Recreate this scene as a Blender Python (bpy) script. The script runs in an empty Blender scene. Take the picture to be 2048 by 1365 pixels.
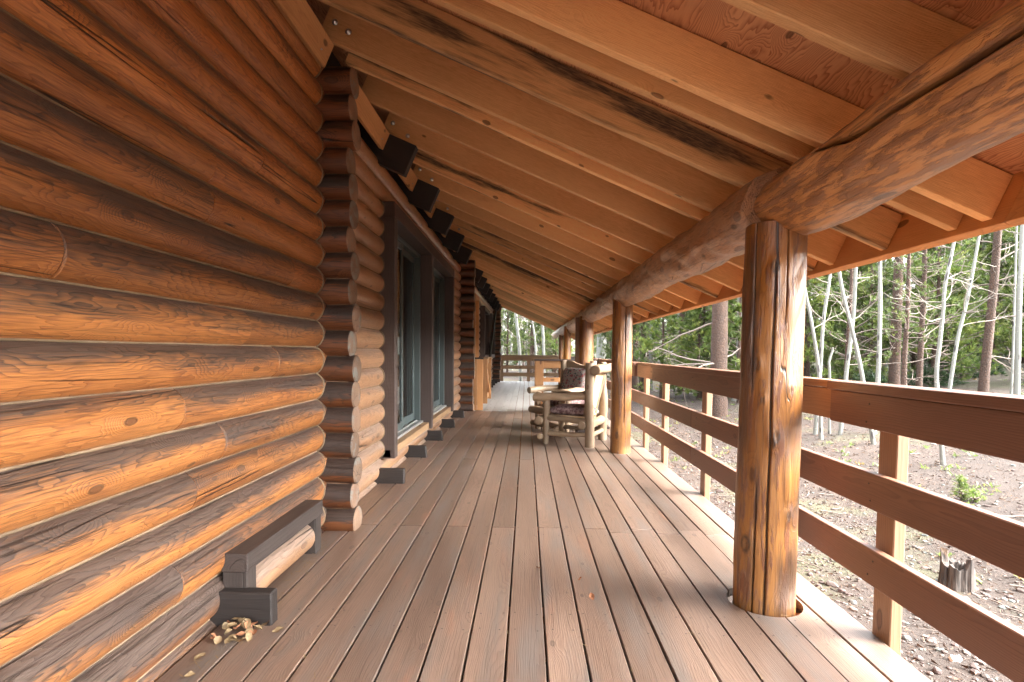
import bpy, math, random
from mathutils import Vector, Matrix, noise as MN

# ------------------------------------------------------------------ camera, sky, sun, exposure
sc = bpy.context.scene
COL = sc.collection
CAM_H, FPX = 1.18, 1100.0
YAW, PITCH, ROLL = math.radians(1.487), math.radians(2.5), math.radians(0.5)
cam_d = bpy.data.cameras.new("camera"); cam = bpy.data.objects.new("camera", cam_d); COL.objects.link(cam)
fwd = Vector((-math.sin(YAW), math.cos(YAW), 0)); rgt = Vector((math.cos(YAW), math.sin(YAW), 0)); upv = Vector((0, 0, 1))
f2 = fwd*math.cos(PITCH) - upv*math.sin(PITCH); u2 = fwd*math.sin(PITCH) + upv*math.cos(PITCH)
r3 = rgt*math.cos(ROLL) + u2*math.sin(ROLL); u3 = -rgt*math.sin(ROLL) + u2*math.cos(ROLL)
M = Matrix((r3, u3, -f2)).transposed().to_4x4(); M.translation = Vector((0, 0, CAM_H)); cam.matrix_world = M
cam_d.sensor_width = 36.0; cam_d.lens = FPX/2048*36; cam_d.shift_y = 70.3/2048
cam_d.clip_start = 0.02; cam_d.clip_end = 3000
sc.camera = cam

SUN_EL, SUN_AZ = math.radians(40), math.radians(104)      # azimuth clockwise from +Y: from the right and a little behind
w = bpy.data.worlds.new("World"); sc.world = w; w.use_nodes = True
wt = w.node_tree
sky = wt.nodes.new('ShaderNodeTexSky'); sky.sky_type = 'NISHITA'; sky.sun_disc = False
sky.sun_elevation = SUN_EL; sky.sun_rotation = SUN_AZ; sky.dust_density = 4.0; sky.air_density = 1.0; sky.ozone_density = 1.0
hs = wt.nodes.new('ShaderNodeHueSaturation'); hs.inputs['Saturation'].default_value = 0.22; hs.inputs['Value'].default_value = 1.0
wt.links.new(sky.outputs[0], hs.inputs['Color'])
bgn = wt.nodes['Background']; wt.links.new(hs.outputs[0], bgn.inputs[0]); bgn.inputs[1].default_value = 0.15
sl = bpy.data.lights.new("sun", 'SUN'); sl.energy = 0.5; sl.angle = math.radians(42); sl.color = (1, 0.95, 0.88)
so = bpy.data.objects.new("sun", sl); COL.objects.link(so)
sdir = Vector((math.sin(SUN_AZ)*math.cos(SUN_EL), math.cos(SUN_AZ)*math.cos(SUN_EL), math.sin(SUN_EL)))
so.rotation_euler = sdir.to_track_quat('Z', 'Y').to_euler(); so.location = sdir*30
vs = sc.view_settings; vs.view_transform = 'Standard'; vs.look = 'None'; vs.gamma = 1; vs.exposure = 4.4; vs.use_curve_mapping = False
cy = sc.cycles; cy.max_bounces = 10; cy.diffuse_bounces = 7; cy.glossy_bounces = 4; cy.transmission_bounces = 6; cy.transparent_max_bounces = 8
cy.use_denoising = True; cy.caustics_reflective = False; cy.caustics_refractive = False
cy.sample_clamp_indirect = 6

R = random.Random(11)

# ------------------------------------------------------------------ node helper
class NT:
    def __init__(s, name):
        s.m = bpy.data.materials.new(name); s.m.use_nodes = True; s.t = s.m.node_tree
        s.b = s.t.nodes['Principled BSDF']; s.out = s.t.nodes['Material Output']
    def put(s, sock, v):
        if hasattr(v, 'is_linked') or isinstance(v, bpy.types.NodeSocket): s.t.links.new(v, sock)
        elif isinstance(v, (tuple, list)) and len(v) == 3 and sock.type == 'RGBA': sock.default_value = (*v, 1)
        else: sock.default_value = v
    def math(s, op, a, b=0.0, c=0.0, clamp=False):
        n = s.t.nodes.new('ShaderNodeMath'); n.operation = op; n.use_clamp = clamp
        for i, v in enumerate((a, b, c)): s.put(n.inputs[i], v)
        return n.outputs[0]
    def vmath(s, op, a, b=(0, 0, 0)):
        n = s.t.nodes.new('ShaderNodeVectorMath'); n.operation = op
        s.put(n.inputs[0], a); s.put(n.inputs[1], b); return n.outputs[0]
    def attr(s, name):
        n = s.t.nodes.new('ShaderNodeAttribute'); n.attribute_name = name; return n
    def noise(s, v, scale=1.0, detail=2.0, rough=0.5, dist=0.0):
        n = s.t.nodes.new('ShaderNodeTexNoise'); s.put(n.inputs['Vector'], v)
        n.inputs['Scale'].default_value = scale; n.inputs['Detail'].default_value = detail
        n.inputs['Roughness'].default_value = rough; n.inputs['Distortion'].default_value = dist
        return n.outputs[0]
    def vor(s, v, scale=1.0, feat='F1', rnd=1.0):
        n = s.t.nodes.new('ShaderNodeTexVoronoi'); n.feature = feat; s.put(n.inputs['Vector'], v)
        n.inputs['Scale'].default_value = scale; n.inputs['Randomness'].default_value = rnd
        return n
    def step(s, v, a, b, lo=0.0, hi=1.0):
        n = s.t.nodes.new('ShaderNodeMapRange'); n.interpolation_type = 'SMOOTHSTEP'
        s.put(n.inputs[0], v); n.inputs[1].default_value = a; n.inputs[2].default_value = b
        n.inputs[3].default_value = lo; n.inputs[4].default_value = hi
        return n.outputs[0]
    def mix(s, f, a, b, blend='MIX'):
        n = s.t.nodes.new('ShaderNodeMix'); n.data_type = 'RGBA'; n.blend_type = blend
        s.put(n.inputs[0], f); s.put(n.inputs[6], a); s.put(n.inputs[7], b); return n.outputs[2]
    def xyz(s, v):
        n = s.t.nodes.new('ShaderNodeSeparateXYZ'); s.put(n.inputs[0], v); return n.outputs
    def comb(s, x, y, z):
        n = s.t.nodes.new('ShaderNodeCombineXYZ')
        for i, v in enumerate((x, y, z)): s.put(n.inputs[i], v)
        return n.outputs[0]
    def bump(s, h, dist=0.002, strength=1.0):
        n = s.t.nodes.new('ShaderNodeBump'); s.put(n.inputs['Height'], h)
        n.inputs['Distance'].default_value = dist; n.inputs['Strength'].default_value = strength; return n.outputs[0]
    def done(s, color=None, rough=None, normal=None, **kw):
        if color is not None: s.put(s.b.inputs['Base Color'], color)
        if rough is not None: s.put(s.b.inputs['Roughness'], rough)
        if normal is not None: s.put(s.b.inputs['Normal'], normal)
        for k, v in kw.items(): s.put(s.b.inputs[k.replace('_', ' ')], v)
        return s.m

def wood(name, light, dark, knot=(0.10, 0.04, 0.02), ring=70, warp=0.03, pith=0.0, ra=0.55, fa=0.5, ba=0.5, bias=-0.2,
         knots=0.14, weather=None, wcol=(0.16, 0.135, 0.12), patch=None, crack=0.0, rough=0.5, coat=0.0, bump=0.002,
         tint=0.25, fx=7, fy=260, spec=0.5, stain=None, saw=0.0, groove=False, streak=0.0, stgate=False):
    g = NT(name); gc = g.attr('gc').outputs['Vector']; sd = g.attr('seed').outputs['Fac']
    off = g.comb(g.math('MULTIPLY', sd, 17.3), g.math('MULTIPLY', sd, 9.1), g.math('MULTIPLY', sd, 5.7))
    q = g.vmath('ADD', gc, off); x, y, z = g.xyz(gc)
    n1 = g.math('MULTIPLY', g.math('SUBTRACT', g.noise(g.vmath('MULTIPLY', q, (1.0, 6, 6)), 1, 1.5), 0.5), warp*2.0)
    n2 = g.math('MULTIPLY', g.math('SUBTRACT', g.noise(g.vmath('MULTIPLY', q, (5, 26, 26)), 1, 2), 0.5), warp*0.35)
    vk = g.vor(g.vmath('MULTIPLY', q, (2.9, 6.5, 6.5)), 1).outputs['Distance']
    vk = g.math('ADD', vk, g.math('MULTIPLY', g.math('SUBTRACT', g.noise(g.vmath('MULTIPLY', q, (14, 30, 30)), 1, 2), 0.5), 0.07))
    km = g.step(vk, knots*0.62, knots, 1, 0)
    kf = g.math('MULTIPLY', g.step(vk, 0.0, 0.42, 1, 0), warp*0.7)
    if pith:
        y = g.math('ADD', y, g.math('MULTIPLY', g.math('SINE', g.math('MULTIPLY', sd, 61.7)), pith))
        z = g.math('ADD', z, g.math('ADD', pith*0.6, g.math('MULTIPLY', g.math('SINE', g.math('MULTIPLY', sd, 37.1)), pith*0.5)))
    rad = g.math('SQRT', g.math('ADD', g.math('MULTIPLY', y, y), g.math('MULTIPLY', z, z)))
    rad = g.math('ADD', g.math('ADD', rad, n1), g.math('ADD', n2, kf))
    fr = g.math('FRACT', g.math('MULTIPLY', rad, ring))
    late = g.math('MULTIPLY', g.math('POWER', fr, 2.5), g.step(fr, 0.9, 1.0, 1, 0))
    fib = g.noise(g.vmath('MULTIPLY', q, (fx, fy, fy)), 1, 3, 0.6)
    broad = g.noise(g.vmath('MULTIPLY', q, (0.8, 5, 5)), 1, 2)
    f = g.math('ADD', g.math('MULTIPLY', late, ra), g.math('MULTIPLY', g.math('SUBTRACT', fib, 0.5), fa*2))
    f = g.math('ADD', f, g.math('MULTIPLY', g.math('SUBTRACT', broad, 0.5), ba*2.5))
    f = g.math('ADD', f, 0.5+bias, clamp=True)
    c = g.mix(f, light, dark)
    # each piece has its own tone
    tv = g.math('ADD', 1.0, g.math('MULTIPLY', g.math('SUBTRACT', g.math('FRACT', g.math('MULTIPLY', sd, 7.31)), 0.5), tint*2))
    c = g.mix(1.0, c, g.comb(tv, tv, tv), 'MULTIPLY')
    hgt = g.math('ADD', g.math('MULTIPLY', late, 0.5), g.math('MULTIPLY', fib, 0.8))
    if patch:
        pcol, sx, sy, a, b2, amt = patch
        pn = g.noise(g.vmath('MULTIPLY', q, (sx, sy, sy)), 1, 6, 0.66)
        pm = g.math('MULTIPLY', g.step(pn, a, b2), amt)
        c = g.mix(pm, c, pcol)
        hgt = g.math('ADD', hgt, g.math('MULTIPLY', pm, 1.2))
    if stain:
        scol, sx, sy, a, b2, amt = stain
        sn = g.noise(g.vmath('MULTIPLY', g.vmath('ADD', q, (3.1, 1.7, 8.2)), (sx, sy, sy)), 1, 4, 0.62)
        if stgate: amt = g.math('MULTIPLY', amt, g.step(g.math('FRACT', g.math('MULTIPLY', sd, 11.7)), 0.4, 0.8))
        smk = g.math('MULTIPLY', g.math('MULTIPLY', g.step(sn, a, b2), amt), g.math('ADD', 0.45, g.math('MULTIPLY', fib, 1.1)), clamp=True)
        c = g.mix(smk, c, scol)
    c = g.mix(g.math('MULTIPLY', km, 0.75), c, knot)
    ke = g.math('MULTIPLY', g.step(vk, knots*0.62, knots*0.82), g.step(vk, knots*0.86, knots*1.12, 1, 0))
    c = g.mix(g.math('MULTIPLY', ke, 0.6), c, (knot[0]*0.35, knot[1]*0.35, knot[2]*0.35))
    if weather:
        geo = g.t.nodes.new('ShaderNodeNewGeometry'); nz = g.xyz(geo.outputs['Normal'])[2]
        wn = g.noise(g.vmath('MULTIPLY', q, (1.3, 10, 10)), 1, 3, 0.6)
        wv = g.math('ADD', g.math('ADD', nz, g.math('MULTIPLY', g.math('SUBTRACT', wn, 0.5), 2.1)), g.math('MULTIPLY', g.math('SUBTRACT', fib, 0.5), 0.9))
        wv = g.math('ADD', wv, g.math('MULTIPLY', late, 0.35))
        wv = g.math('ADD', wv, g.math('MULTIPLY', g.math('SUBTRACT', g.math('FRACT', g.math('MULTIPLY', sd, 5.77)), 0.5), 0.55))
        hz = g.xyz(geo.outputs['Position'])[2]; wv = g.math('ADD', wv, g.math('MULTIPLY', g.math('SUBTRACT', 1.0, hz), 0.22))
        wm = g.math('MULTIPLY', g.step(wv, weather[0], weather[1]), weather[2])
        gf = g.math('SUBTRACT', g.math('ADD', 0.3, g.math('MULTIPLY', fib, 1.5)), g.math('MULTIPLY', late, 0.45))
        gcol = g.mix(1.0, wcol, g.comb(gf, gf, gf), 'MULTIPLY')
        c = g.mix(wm, c, gcol)
        rough = g.math('ADD', rough, g.math('MULTIPLY', wm, 0.12))
    if saw:
        # circular-saw marks of rough-sawn lumber, across the board
        sw = g.math('SINE', g.math('MULTIPLY', g.math('ADD', g.xyz(gc)[0], g.math('MULTIPLY', g.math('MULTIPLY', g.xyz(gc)[2], g.xyz(gc)[2]), 2.0)), 520))
        hgt = g.math('ADD', hgt, g.math('MULTIPLY', sw, saw))
    if crack:
        cn = g.noise(g.vmath('MULTIPLY', g.vmath('ADD', q, (5.5, 2.2, 9.9)), (0.2, 9, 9)), 1, 1, 0.5)
        ck = g.step(g.math('ABSOLUTE', g.math('SUBTRACT', cn, 0.5)), 0.0, crack, 1, 0)
        gate = g.step(g.noise(g.vmath('MULTIPLY', q, (1.1, 3, 3)), 1, 1), 0.48, 0.55)
        ck = g.math('MULTIPLY', ck, gate)
        c = g.mix(ck, c, (0.02, 0.012, 0.008)); hgt = g.math('SUBTRACT', hgt, g.math('MULTIPLY', ck, 2.5))
    if streak:
        sv = g.noise(g.vmath('MULTIPLY', q, (2.2, 95, 95)), 1, 3, 0.6)
        sv = g.math('MULTIPLY', g.step(sv, 0.54, 0.68), streak)
        if weather: sv = g.math('MULTIPLY', sv, g.math('ADD', 0.35, g.math('MULTIPLY', wm, 0.8)), clamp=True)
        c = g.mix(sv, c, (0.035, 0.022, 0.016)); hgt = g.math('SUBTRACT', hgt, sv)
    if groove:
        gk = g.attr('ck').outputs['Fac']; c = g.mix(gk, c, (0.018, 0.011, 0.008))
    kw = dict(Coat_Weight=coat, Specular_IOR_Level=spec)
    if coat: kw['Coat_Roughness'] = 0.32
    return g.done(c, rough, g.bump(hgt, bump), **kw)

def plain(name, col, rough=0.6, var=0.15, sc_=40, metal=0.0, bump=0.0, **kw):
    g = NT(name); tc = g.t.nodes.new('ShaderNodeTexCoord').outputs['Object']
    n = g.noise(tc, sc_, 4, 0.6); sd = g.attr('seed').outputs['Fac']
    v = g.math('ADD', 1-var, g.math('MULTIPLY', n, var*2))
    v = g.math('MULTIPLY', v, g.math('ADD', 0.85, g.math('MULTIPLY', g.math('FRACT', g.math('MULTIPLY', sd, 3.7)), 0.3)))
    c = g.mix(1.0, col, g.comb(v, v, v), 'MULTIPLY')
    return g.done(c, rough, g.bump(n, bump) if bump else None, Metallic=metal, **kw)

# ------------------------------------------------------------------ mesh helper
class MB:
    def __init__(s): s.v = []; s.f = []; s.gc = []; s.sd = []; s.sm = []; s.mi = []; s.ck = []
    def add(s, vs, gcs, fs, seed, smooth=False, mi=0, ck=None):
        s.ck += ck if ck else [0.0]*len(vs)
        o = len(s.v); s.v += [tuple(p) for p in vs]; s.gc += [tuple(p) for p in gcs]; s.sd += [seed]*len(vs)
        s.f += [[i+o for i in f] for f in fs]; s.sm += [smooth]*len(fs); s.mi += [mi]*len(fs)
    def box(s, c, d, axis=None, rot=None, seed=None, ch=0.003, mi=0, pts=None):
        """chamfered box, c centre, d full sizes, grain along axis; pts: optional function bending local corners"""
        seed = R.random() if seed is None else seed
        c = Vector(c); h = [x/2 for x in d]; ch = min(ch, min(h)*0.45)
        if axis is None: axis = max(range(3), key=lambda i: d[i])
        oth = [i for i in range(3) if i != axis]; oth.sort(key=lambda i: -d[i])
        order = (axis, oth[0], oth[1])
        vs, gcs, idx = [], [], {}
        for sx in (-1, 1):
            for sy in (-1, 1):
                for sz in (-1, 1):
                    for k in range(3):
                        p = [sx*(h[0]-ch), sy*(h[1]-ch), sz*(h[2]-ch)]; p[k] += (sx, sy, sz)[k]*ch
                        if pts: p = list(pts(p))
                        idx[(sx, sy, sz, k)] = len(vs); gcs.append([p[order[0]], p[order[1]], p[order[2]]])
                        q = Vector(p)
                        vs.append((rot @ q if rot else q) + c)
        S = (-1, 1); fs = []
        for k in range(3):
            a, b = [i for i in range(3) if i != k]
            for sg in S:
                quad = []
                for sa, sb in ((-1, -1), (1, -1), (1, 1), (-1, 1)):
                    sg3 = [0, 0, 0]; sg3[k] = sg; sg3[a] = sa; sg3[b] = sb; quad.append(idx[(*sg3, k)])
                fs.append(quad)
        for k in range(3):       # edges along k
            a, b = [i for i in range(3) if i != k]
            for sa in S:
                for sb in S:
                    p = [0, 0, 0]; p[a] = sa; p[b] = sb; p1 = p[:]; p1[k] = -1; p2 = p[:]; p2[k] = 1
                    fs.append([idx[(*p1, a)], idx[(*p2, a)], idx[(*p2, b)], idx[(*p1, b)]])
        for sx in S:
            for sy in S:
                for sz in S: fs.append([idx[(sx, sy, sz, k)] for k in range(3)])
        s.add(vs, gcs, fs, seed, False, mi)
    def prism(s, poly, z0, z1, seed=None, mi=0, gaxis=1):
        seed = R.random() if seed is None else seed; n = len(poly)
        vs = [(x, y, z1) for x, y in poly] + [(x, y, z0) for x, y in poly]
        g = [(p[1], p[0], p[2]) if gaxis == 1 else (p[0], p[1], p[2]) for p in vs]
        fs = [list(range(n)), list(range(2*n-1, n-1, -1))] + [[i, i+n, (i+1) % n+n, (i+1) % n] for i in range(n)]
        s.add(vs, g, fs, seed, False, mi)
    def tube(s, pts, radii, na=16, seed=None, disp=None, caps=(True, True), ref=(0, 0, 1), mi=0, s0=0.0, bev=0.006, dome=0.0, cmi=None):
        seed = R.random() if seed is None else seed
        pts = [Vector(p) for p in pts]; n = len(pts)
        if not hasattr(radii, '__len__'): radii = [radii]*n
        T = [(pts[min(i+1, n-1)]-pts[max(i-1, 0)]).normalized() for i in range(n)]
        rf = Vector(ref)
        if abs(rf.dot(T[0])) > 0.95: rf = Vector((1, 0, 0)) if abs(T[0].x) < 0.9 else Vector((0, 1, 0))
        vs, gcs, fs = [], [], []; L = s0; cks = []; mk = getattr(disp, 'mask', None) if disp else None
        a0 = None; frames = []
        for i in range(n):
            if a0 is None: U = (rf-T[i]*rf.dot(T[i])).normalized()
            else: U = (a0-T[i]*a0.dot(T[i])).normalized()
            a0 = U; V = T[i].cross(U); frames.append((U, V))
            if i: L += (pts[i]-pts[i-1]).length
            for k in range(na):
                th = 2*math.pi*k/na; ct, st = math.cos(th), math.sin(th); r = radii[i]
                if disp: r += disp(L, th, seed)
                vs.append(pts[i]+U*(r*ct)+V*(r*st)); gcs.append((L, r*ct, r*st)); cks.append(mk(L, th, seed) if mk else 0.0)
        for i in range(n-1):
            for k in range(na):
                a = i*na+k; b = i*na+(k+1) % na; fs.append([a, b, b+na, a+na])
        s.add(vs, gcs, fs, seed, True, mi, cks)
        for e, on in ((0, caps[0]), (n-1, caps[1])):
            if not on: continue
            sg = -1 if e == 0 else 1; base = vs[e*na:(e+1)*na]; bg = gcs[e*na:(e+1)*na]
            cvs, cgs, cfs = list(base), list(bg), []
            rings = [(1-bev/max(radii[e], 1e-4), bev*0.8), (0.55, bev*0.8+dome*0.7)]
            for fr, dz in rings:
                for k in range(na):
                    cvs.append(pts[e]+(base[k]-pts[e])*fr+T[e]*sg*dz); cgs.append((bg[k][0], bg[k][1]*fr, bg[k][2]*fr))
            cvs.append(pts[e]+T[e]*sg*(bev*0.8+dome)); cgs.append((bg[0][0], 0, 0)); ci = len(cvs)-1
            for j in range(2):
                for k in range(na):
                    a = j*na+k; b = j*na+(k+1) % na; q = [a, b, b+na, a+na]; cfs.append(q if sg < 0 else q[::-1])
            for k in range(na):
                q = [2*na+k, 2*na+(k+1) % na, ci]; cfs.append(q if sg < 0 else q[::-1])
            s.add(cvs, cgs, cfs, seed, False, mi if cmi is None else cmi)
    def build(s, name, mats, parent=None, origin=None):
        me = bpy.data.meshes.new(name)
        vv = s.v if origin is None else [(p[0]-origin[0], p[1]-origin[1], p[2]-origin[2]) for p in s.v]
        me.from_pydata(vv, [], s.f)
        a = me.attributes.new('gc', 'FLOAT_VECTOR', 'POINT'); a.data.foreach_set('vector', [c for p in s.gc for c in p])
        b = me.attributes.new('seed', 'FLOAT', 'POINT'); b.data.foreach_set('value', s.sd)
        if any(s.ck): me.attributes.new('ck', 'FLOAT', 'POINT').data.foreach_set('value', s.ck)
        me.polygons.foreach_set('use_smooth', s.sm)
        for m in (mats if isinstance(mats, (list, tuple)) else [mats]): me.materials.append(m)
        me.polygons.foreach_set('material_index', s.mi)
        me.update()
        o = bpy.data.objects.new(name, me); COL.objects.link(o)
        if origin is not None: o.location = origin
        if parent is not None: o.parent = parent
        return o

def tag(o, label=None, cat=None, group=None, kind=None):
    if label: o['label'] = label
    if cat: o['category'] = cat
    if group: o['group'] = group
    if kind: o['kind'] = kind
    return o
def empty(name, loc=(0, 0, 0), label=None, cat=None, group=None, parent=None):
    o = bpy.data.objects.new(name, None); o.empty_display_size = 0.1; COL.objects.link(o); o.location = loc
    if parent is not None: o.parent = parent
    return tag(o, label, cat, group)
def rel(mb_obj, parent):
    """parent a world-built mesh to an Empty that is not at the origin"""
    mb_obj.parent = parent; mb_obj.matrix_parent_inverse = Matrix.Translation(parent.location).inverted(); return mb_obj
def lin(a, b, n): return [a+(b-a)*i/(n-1) for i in range(n)]
def nz(x, y=0.0, z=0.0): return MN.noise(Vector((x, y, z)))

# ------------------------------------------------------------------ materials
M_LOG = wood('stained_log', (0.56, 0.232, 0.068), (0.20, 0.058, 0.019), ring=240, warp=0.05, ra=0.5, fa=0.85, ba=0.6, bias=-0.22,
             weather=(-0.3, 0.8, 0.93), wcol=(0.080, 0.064, 0.056), crack=0.0065, streak=0.85, rough=0.40, coat=0.15, knots=0.10, bump=0.003, tint=0.18)
M_LOGD = wood('dark_log', (0.22, 0.078, 0.026), (0.09, 0.03, 0.012), ring=190, warp=0.04, ra=0.6, fa=0.5, ba=0.5, bias=-0.1,
              weather=(-0.3, 0.25, 0.93), wcol=(0.04, 0.029, 0.024), crack=0.005, streak=0.5, rough=0.42, coat=0.15, bump=0.0022, tint=0.22)  # corner logs, darker than the near-wall logs
M_LOGP = wood('pale_glossy_log', (0.46, 0.265, 0.145), (0.27, 0.13, 0.062), ring=170, warp=0.05, ra=0.5, fa=0.4, ba=0.5, bias=-0.25,
              weather=(0.1, 1.0, 0.7), wcol=(0.25, 0.20, 0.17), crack=0.004, streak=0.35, rough=0.34, coat=0.3, bump=0.002, tint=0.15)  # paler and glossier than the near-wall logs
M_END = wood('log_end', (0.30, 0.19, 0.12), (0.13, 0.075, 0.05), ring=170, warp=0.015, ra=0.9, fa=0.3, ba=0.6, crack=0.008, knots=0.01,
             patch=((0.19, 0.21, 0.195), 3, 9, 0.5, 0.62, 0.65), rough=0.7, tint=0.3)
M_RAFT = wood('rough_sawn_rafter', (0.88, 0.60, 0.31), (0.66, 0.40, 0.19), ring=150, warp=0.05, pith=0.16, ra=0.36, fa=0.75, ba=0.6, bias=-0.2,
              stain=((0.06, 0.045, 0.036), 0.9, 9, 0.45, 0.62, 0.92), stgate=True, rough=0.66, knots=0.10, knot=(0.20, 0.075, 0.03), bump=0.0016, tint=0.24, saw=0.08, fx=16, fy=150)
M_PLY = wood('plywood_sheathing', (0.68, 0.40, 0.225), (0.32, 0.125, 0.06), ring=70, warp=0.16, pith=0.3, ra=1.0, fa=0.2, ba=0.35, bias=-0.36,
             rough=0.6, knots=0.09, bump=0.001, tint=0.1, fx=5)
M_BLOCK = wood('blocking_board', (0.72, 0.42, 0.19), (0.52, 0.27, 0.115), ring=110, warp=0.05, pith=0.1, rough=0.6, tint=0.1, bias=-0.25)
M_BEAM = wood('peeled_beam', (0.60, 0.33, 0.125), (0.42, 0.20, 0.08), ring=90, warp=0.05, ra=0.3, fa=0.4, ba=0.3, bias=-0.2,
              patch=((0.185, 0.10, 0.075), 6, 30, 0.47, 0.56, 0.6), crack=0.004, rough=0.40, coat=0.25, bump=0.004, knots=0.15, groove=True, streak=0.45)
M_BEAMF = wood('weathered_beam', (0.60, 0.345, 0.18), (0.38, 0.195, 0.10), ring=90, warp=0.05, ra=0.3, fa=0.4, ba=0.4, bias=-0.15,
               patch=((0.22, 0.13, 0.10), 8, 22, 0.50, 0.60, 0.5), crack=0.005, rough=0.36, coat=0.35, bump=0.006, knots=0.15, streak=0.45)
M_POST = wood('varnished_post', (0.35, 0.155, 0.036), (0.16, 0.058, 0.016), ring=110, warp=0.05, ra=0.35, fa=0.6, ba=0.75, bias=-0.2, knot=(0.12, 0.045, 0.015),
              patch=((0.16, 0.06, 0.03), 3.2, 22, 0.51, 0.58, 0.85), stain=((0.085, 0.045, 0.025), 1.2, 9, 0.50, 0.66, 0.75), crack=0.003,
              rough=0.38, coat=0.25, bump=0.0025, knots=0.17, tint=0.08, groove=True, streak=0.3)
M_RAIL = wood('redwood_rail', (0.19, 0.092, 0.056), (0.098, 0.044, 0.028), ring=130, warp=0.035, pith=0.12, ra=0.6, fa=0.4, ba=0.35, bias=-0.2,
              knots=0.10, knot=(0.12, 0.05, 0.035), rough=0.45, bump=0.0008, tint=0.12)
M_RPOST = wood('rail_post', (0.32, 0.185, 0.105), (0.20, 0.105, 0.056), ring=85, warp=0.03, pith=0.12, rough=0.5, bump=0.0008)
M_CAP = wood('rail_cap', (0.40, 0.25, 0.17), (0.26, 0.15, 0.10), ring=70, warp=0.03, pith=0.1, rough=0.45, bump=0.0008)
M_RAILW = wood('weathered_rail', (0.30, 0.19, 0.10), (0.17, 0.10, 0.055), ring=70, warp=0.03, pith=0.1, rough=0.6)
M_DECK = wood('deck_board', (0.225, 0.153, 0.114), (0.100, 0.062, 0.044), knot=(0.09, 0.06, 0.048), ring=120, warp=0.045, pith=0.13, ra=0.5, fa=0.4, ba=0.5, bias=-0.1,
              stain=((0.125, 0.106, 0.093), 1.1, 8, 0.46, 0.72, 0.85), patch=((0.24, 0.118, 0.072), 0.9, 5, 0.56, 0.72, 0.6), knots=0.08, rough=0.37, bump=0.0009, tint=0.22, spec=0.6, streak=0.3)
M_DECKE = wood('deck_rim', (0.50, 0.22, 0.10), (0.34, 0.13, 0.06), ring=60, rough=0.6)
M_DECKG = wood('grey_deck_board', (0.44, 0.43, 0.41), (0.34, 0.33, 0.315), knot=(0.2, 0.19, 0.17), ring=70, warp=0.03, pith=0.12, ra=0.3, rough=0.5, bump=0.0006, tint=0.06)
M_DARK = wood('dark_timber', (0.026, 0.019, 0.016), (0.012, 0.009, 0.008), ring=60, warp=0.03, pith=0.1, rough=0.62, bump=0.0015, tint=0.2, knots=0.03)
M_FRAME = wood('dark_door_timber', (0.078, 0.054, 0.046), (0.04, 0.027, 0.023), ring=60, warp=0.03, pith=0.1, rough=0.6, bump=0.0012, saw=0.35, tint=0.15, knots=0.03)
M_BUCK = wood('grey_brown_timber', (0.055, 0.041, 0.035), (0.026, 0.019, 0.016), ring=70, warp=0.03, pith=0.1, rough=0.65, bump=0.0015, crack=0.01, knots=0.03)
M_CEDAR = wood('cedar_board', (0.50, 0.255, 0.10), (0.33, 0.15, 0.055), ring=80, warp=0.03, pith=0.1, rough=0.5)
M_CHAIR = wood('peeled_pole', (0.30, 0.22, 0.142), (0.18, 0.12, 0.074), ring=80, warp=0.03, ra=0.3, fa=0.3, ba=0.5, bias=-0.25, knots=0.12, knot=(0.2, 0.1, 0.05),
               stain=((0.28, 0.18, 0.11), 1.5, 9, 0.58, 0.75, 0.6), rough=0.45, bump=0.0012)
M_PANEL = wood('pale_back_panel', (0.70, 0.52, 0.33), (0.52, 0.35, 0.20), ring=60, warp=0.03, pith=0.1, rough=0.5)
M_CAULK = plain('caulk', (0.25, 0.178, 0.112), 0.7, 0.6, 12, bump=0.002)
M_CAULKD = plain('dark_caulk', (0.20, 0.125, 0.075), 0.7, 0.4, 25)
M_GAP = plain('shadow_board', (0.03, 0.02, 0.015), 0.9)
M_STEEL = plain('galvanised_steel', (0.55, 0.54, 0.52), 0.35, 0.1, 60, metal=0.9)
M_NAIL = plain('screw_head', (0.05, 0.042, 0.038), 0.5, 0.2, 60, metal=0.3)
M_ALU = plain('grey_green_door_frame', (0.075, 0.098, 0.098), 0.35, 0.1, 30)
M_ALUD = plain('black_door_frame', (0.012, 0.014, 0.015), 0.35, 0.1, 30)
M_SILL = plain('aluminium_sill', (0.50, 0.50, 0.49), 0.4, 0.12, 30, metal=0.5)
M_INT = plain('interior_brown', (0.16, 0.095, 0.055), 0.8)
M_CURT = plain('curtain_cloth', (0.55, 0.46, 0.36), 0.9)
M_SHING = plain('roof_shingle', (0.09, 0.075, 0.065), 0.9)
g = NT('window_glass'); M_GLASS = g.done((0.93, 0.97, 0.95), 0.02, None, Transmission_Weight=1.0, IOR=1.5)

g = NT('floral_cloth'); tc = g.t.nodes.new('ShaderNodeTexCoord').outputs['Object']
c = (0.25, 0.215, 0.19)
for sc_, th, cc in ((16, 0.33, (0.20, 0.05, 0.05)), (21, 0.30, (0.035, 0.075, 0.06)), (30, 0.25, (0.27, 0.10, 0.09)), (26, 0.22, (0.05, 0.05, 0.09))):
    vv = g.vor(g.vmath('ADD', tc, (sc_*1.3, sc_*0.7, 0.3)), sc_).outputs['Distance']
    wv = g.math('ADD', vv, g.math('MULTIPLY', g.noise(tc, 70, 2), 0.25))
    c = g.mix(g.step(wv, th+0.1, th+0.16, 1, 0), c, cc)
M_FLORAL = g.done(c, 0.9, g.bump(g.noise(tc, 400, 2), 0.0006))
g = NT('mauve_cloth'); tc = g.t.nodes.new('ShaderNodeTexCoord').outputs['Object']
nn = g.noise(tc, 26, 5, 0.65); c = g.mix(g.step(nn, 0.42, 0.6), (0.11, 0.055, 0.055), (0.30, 0.21, 0.20))
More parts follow.
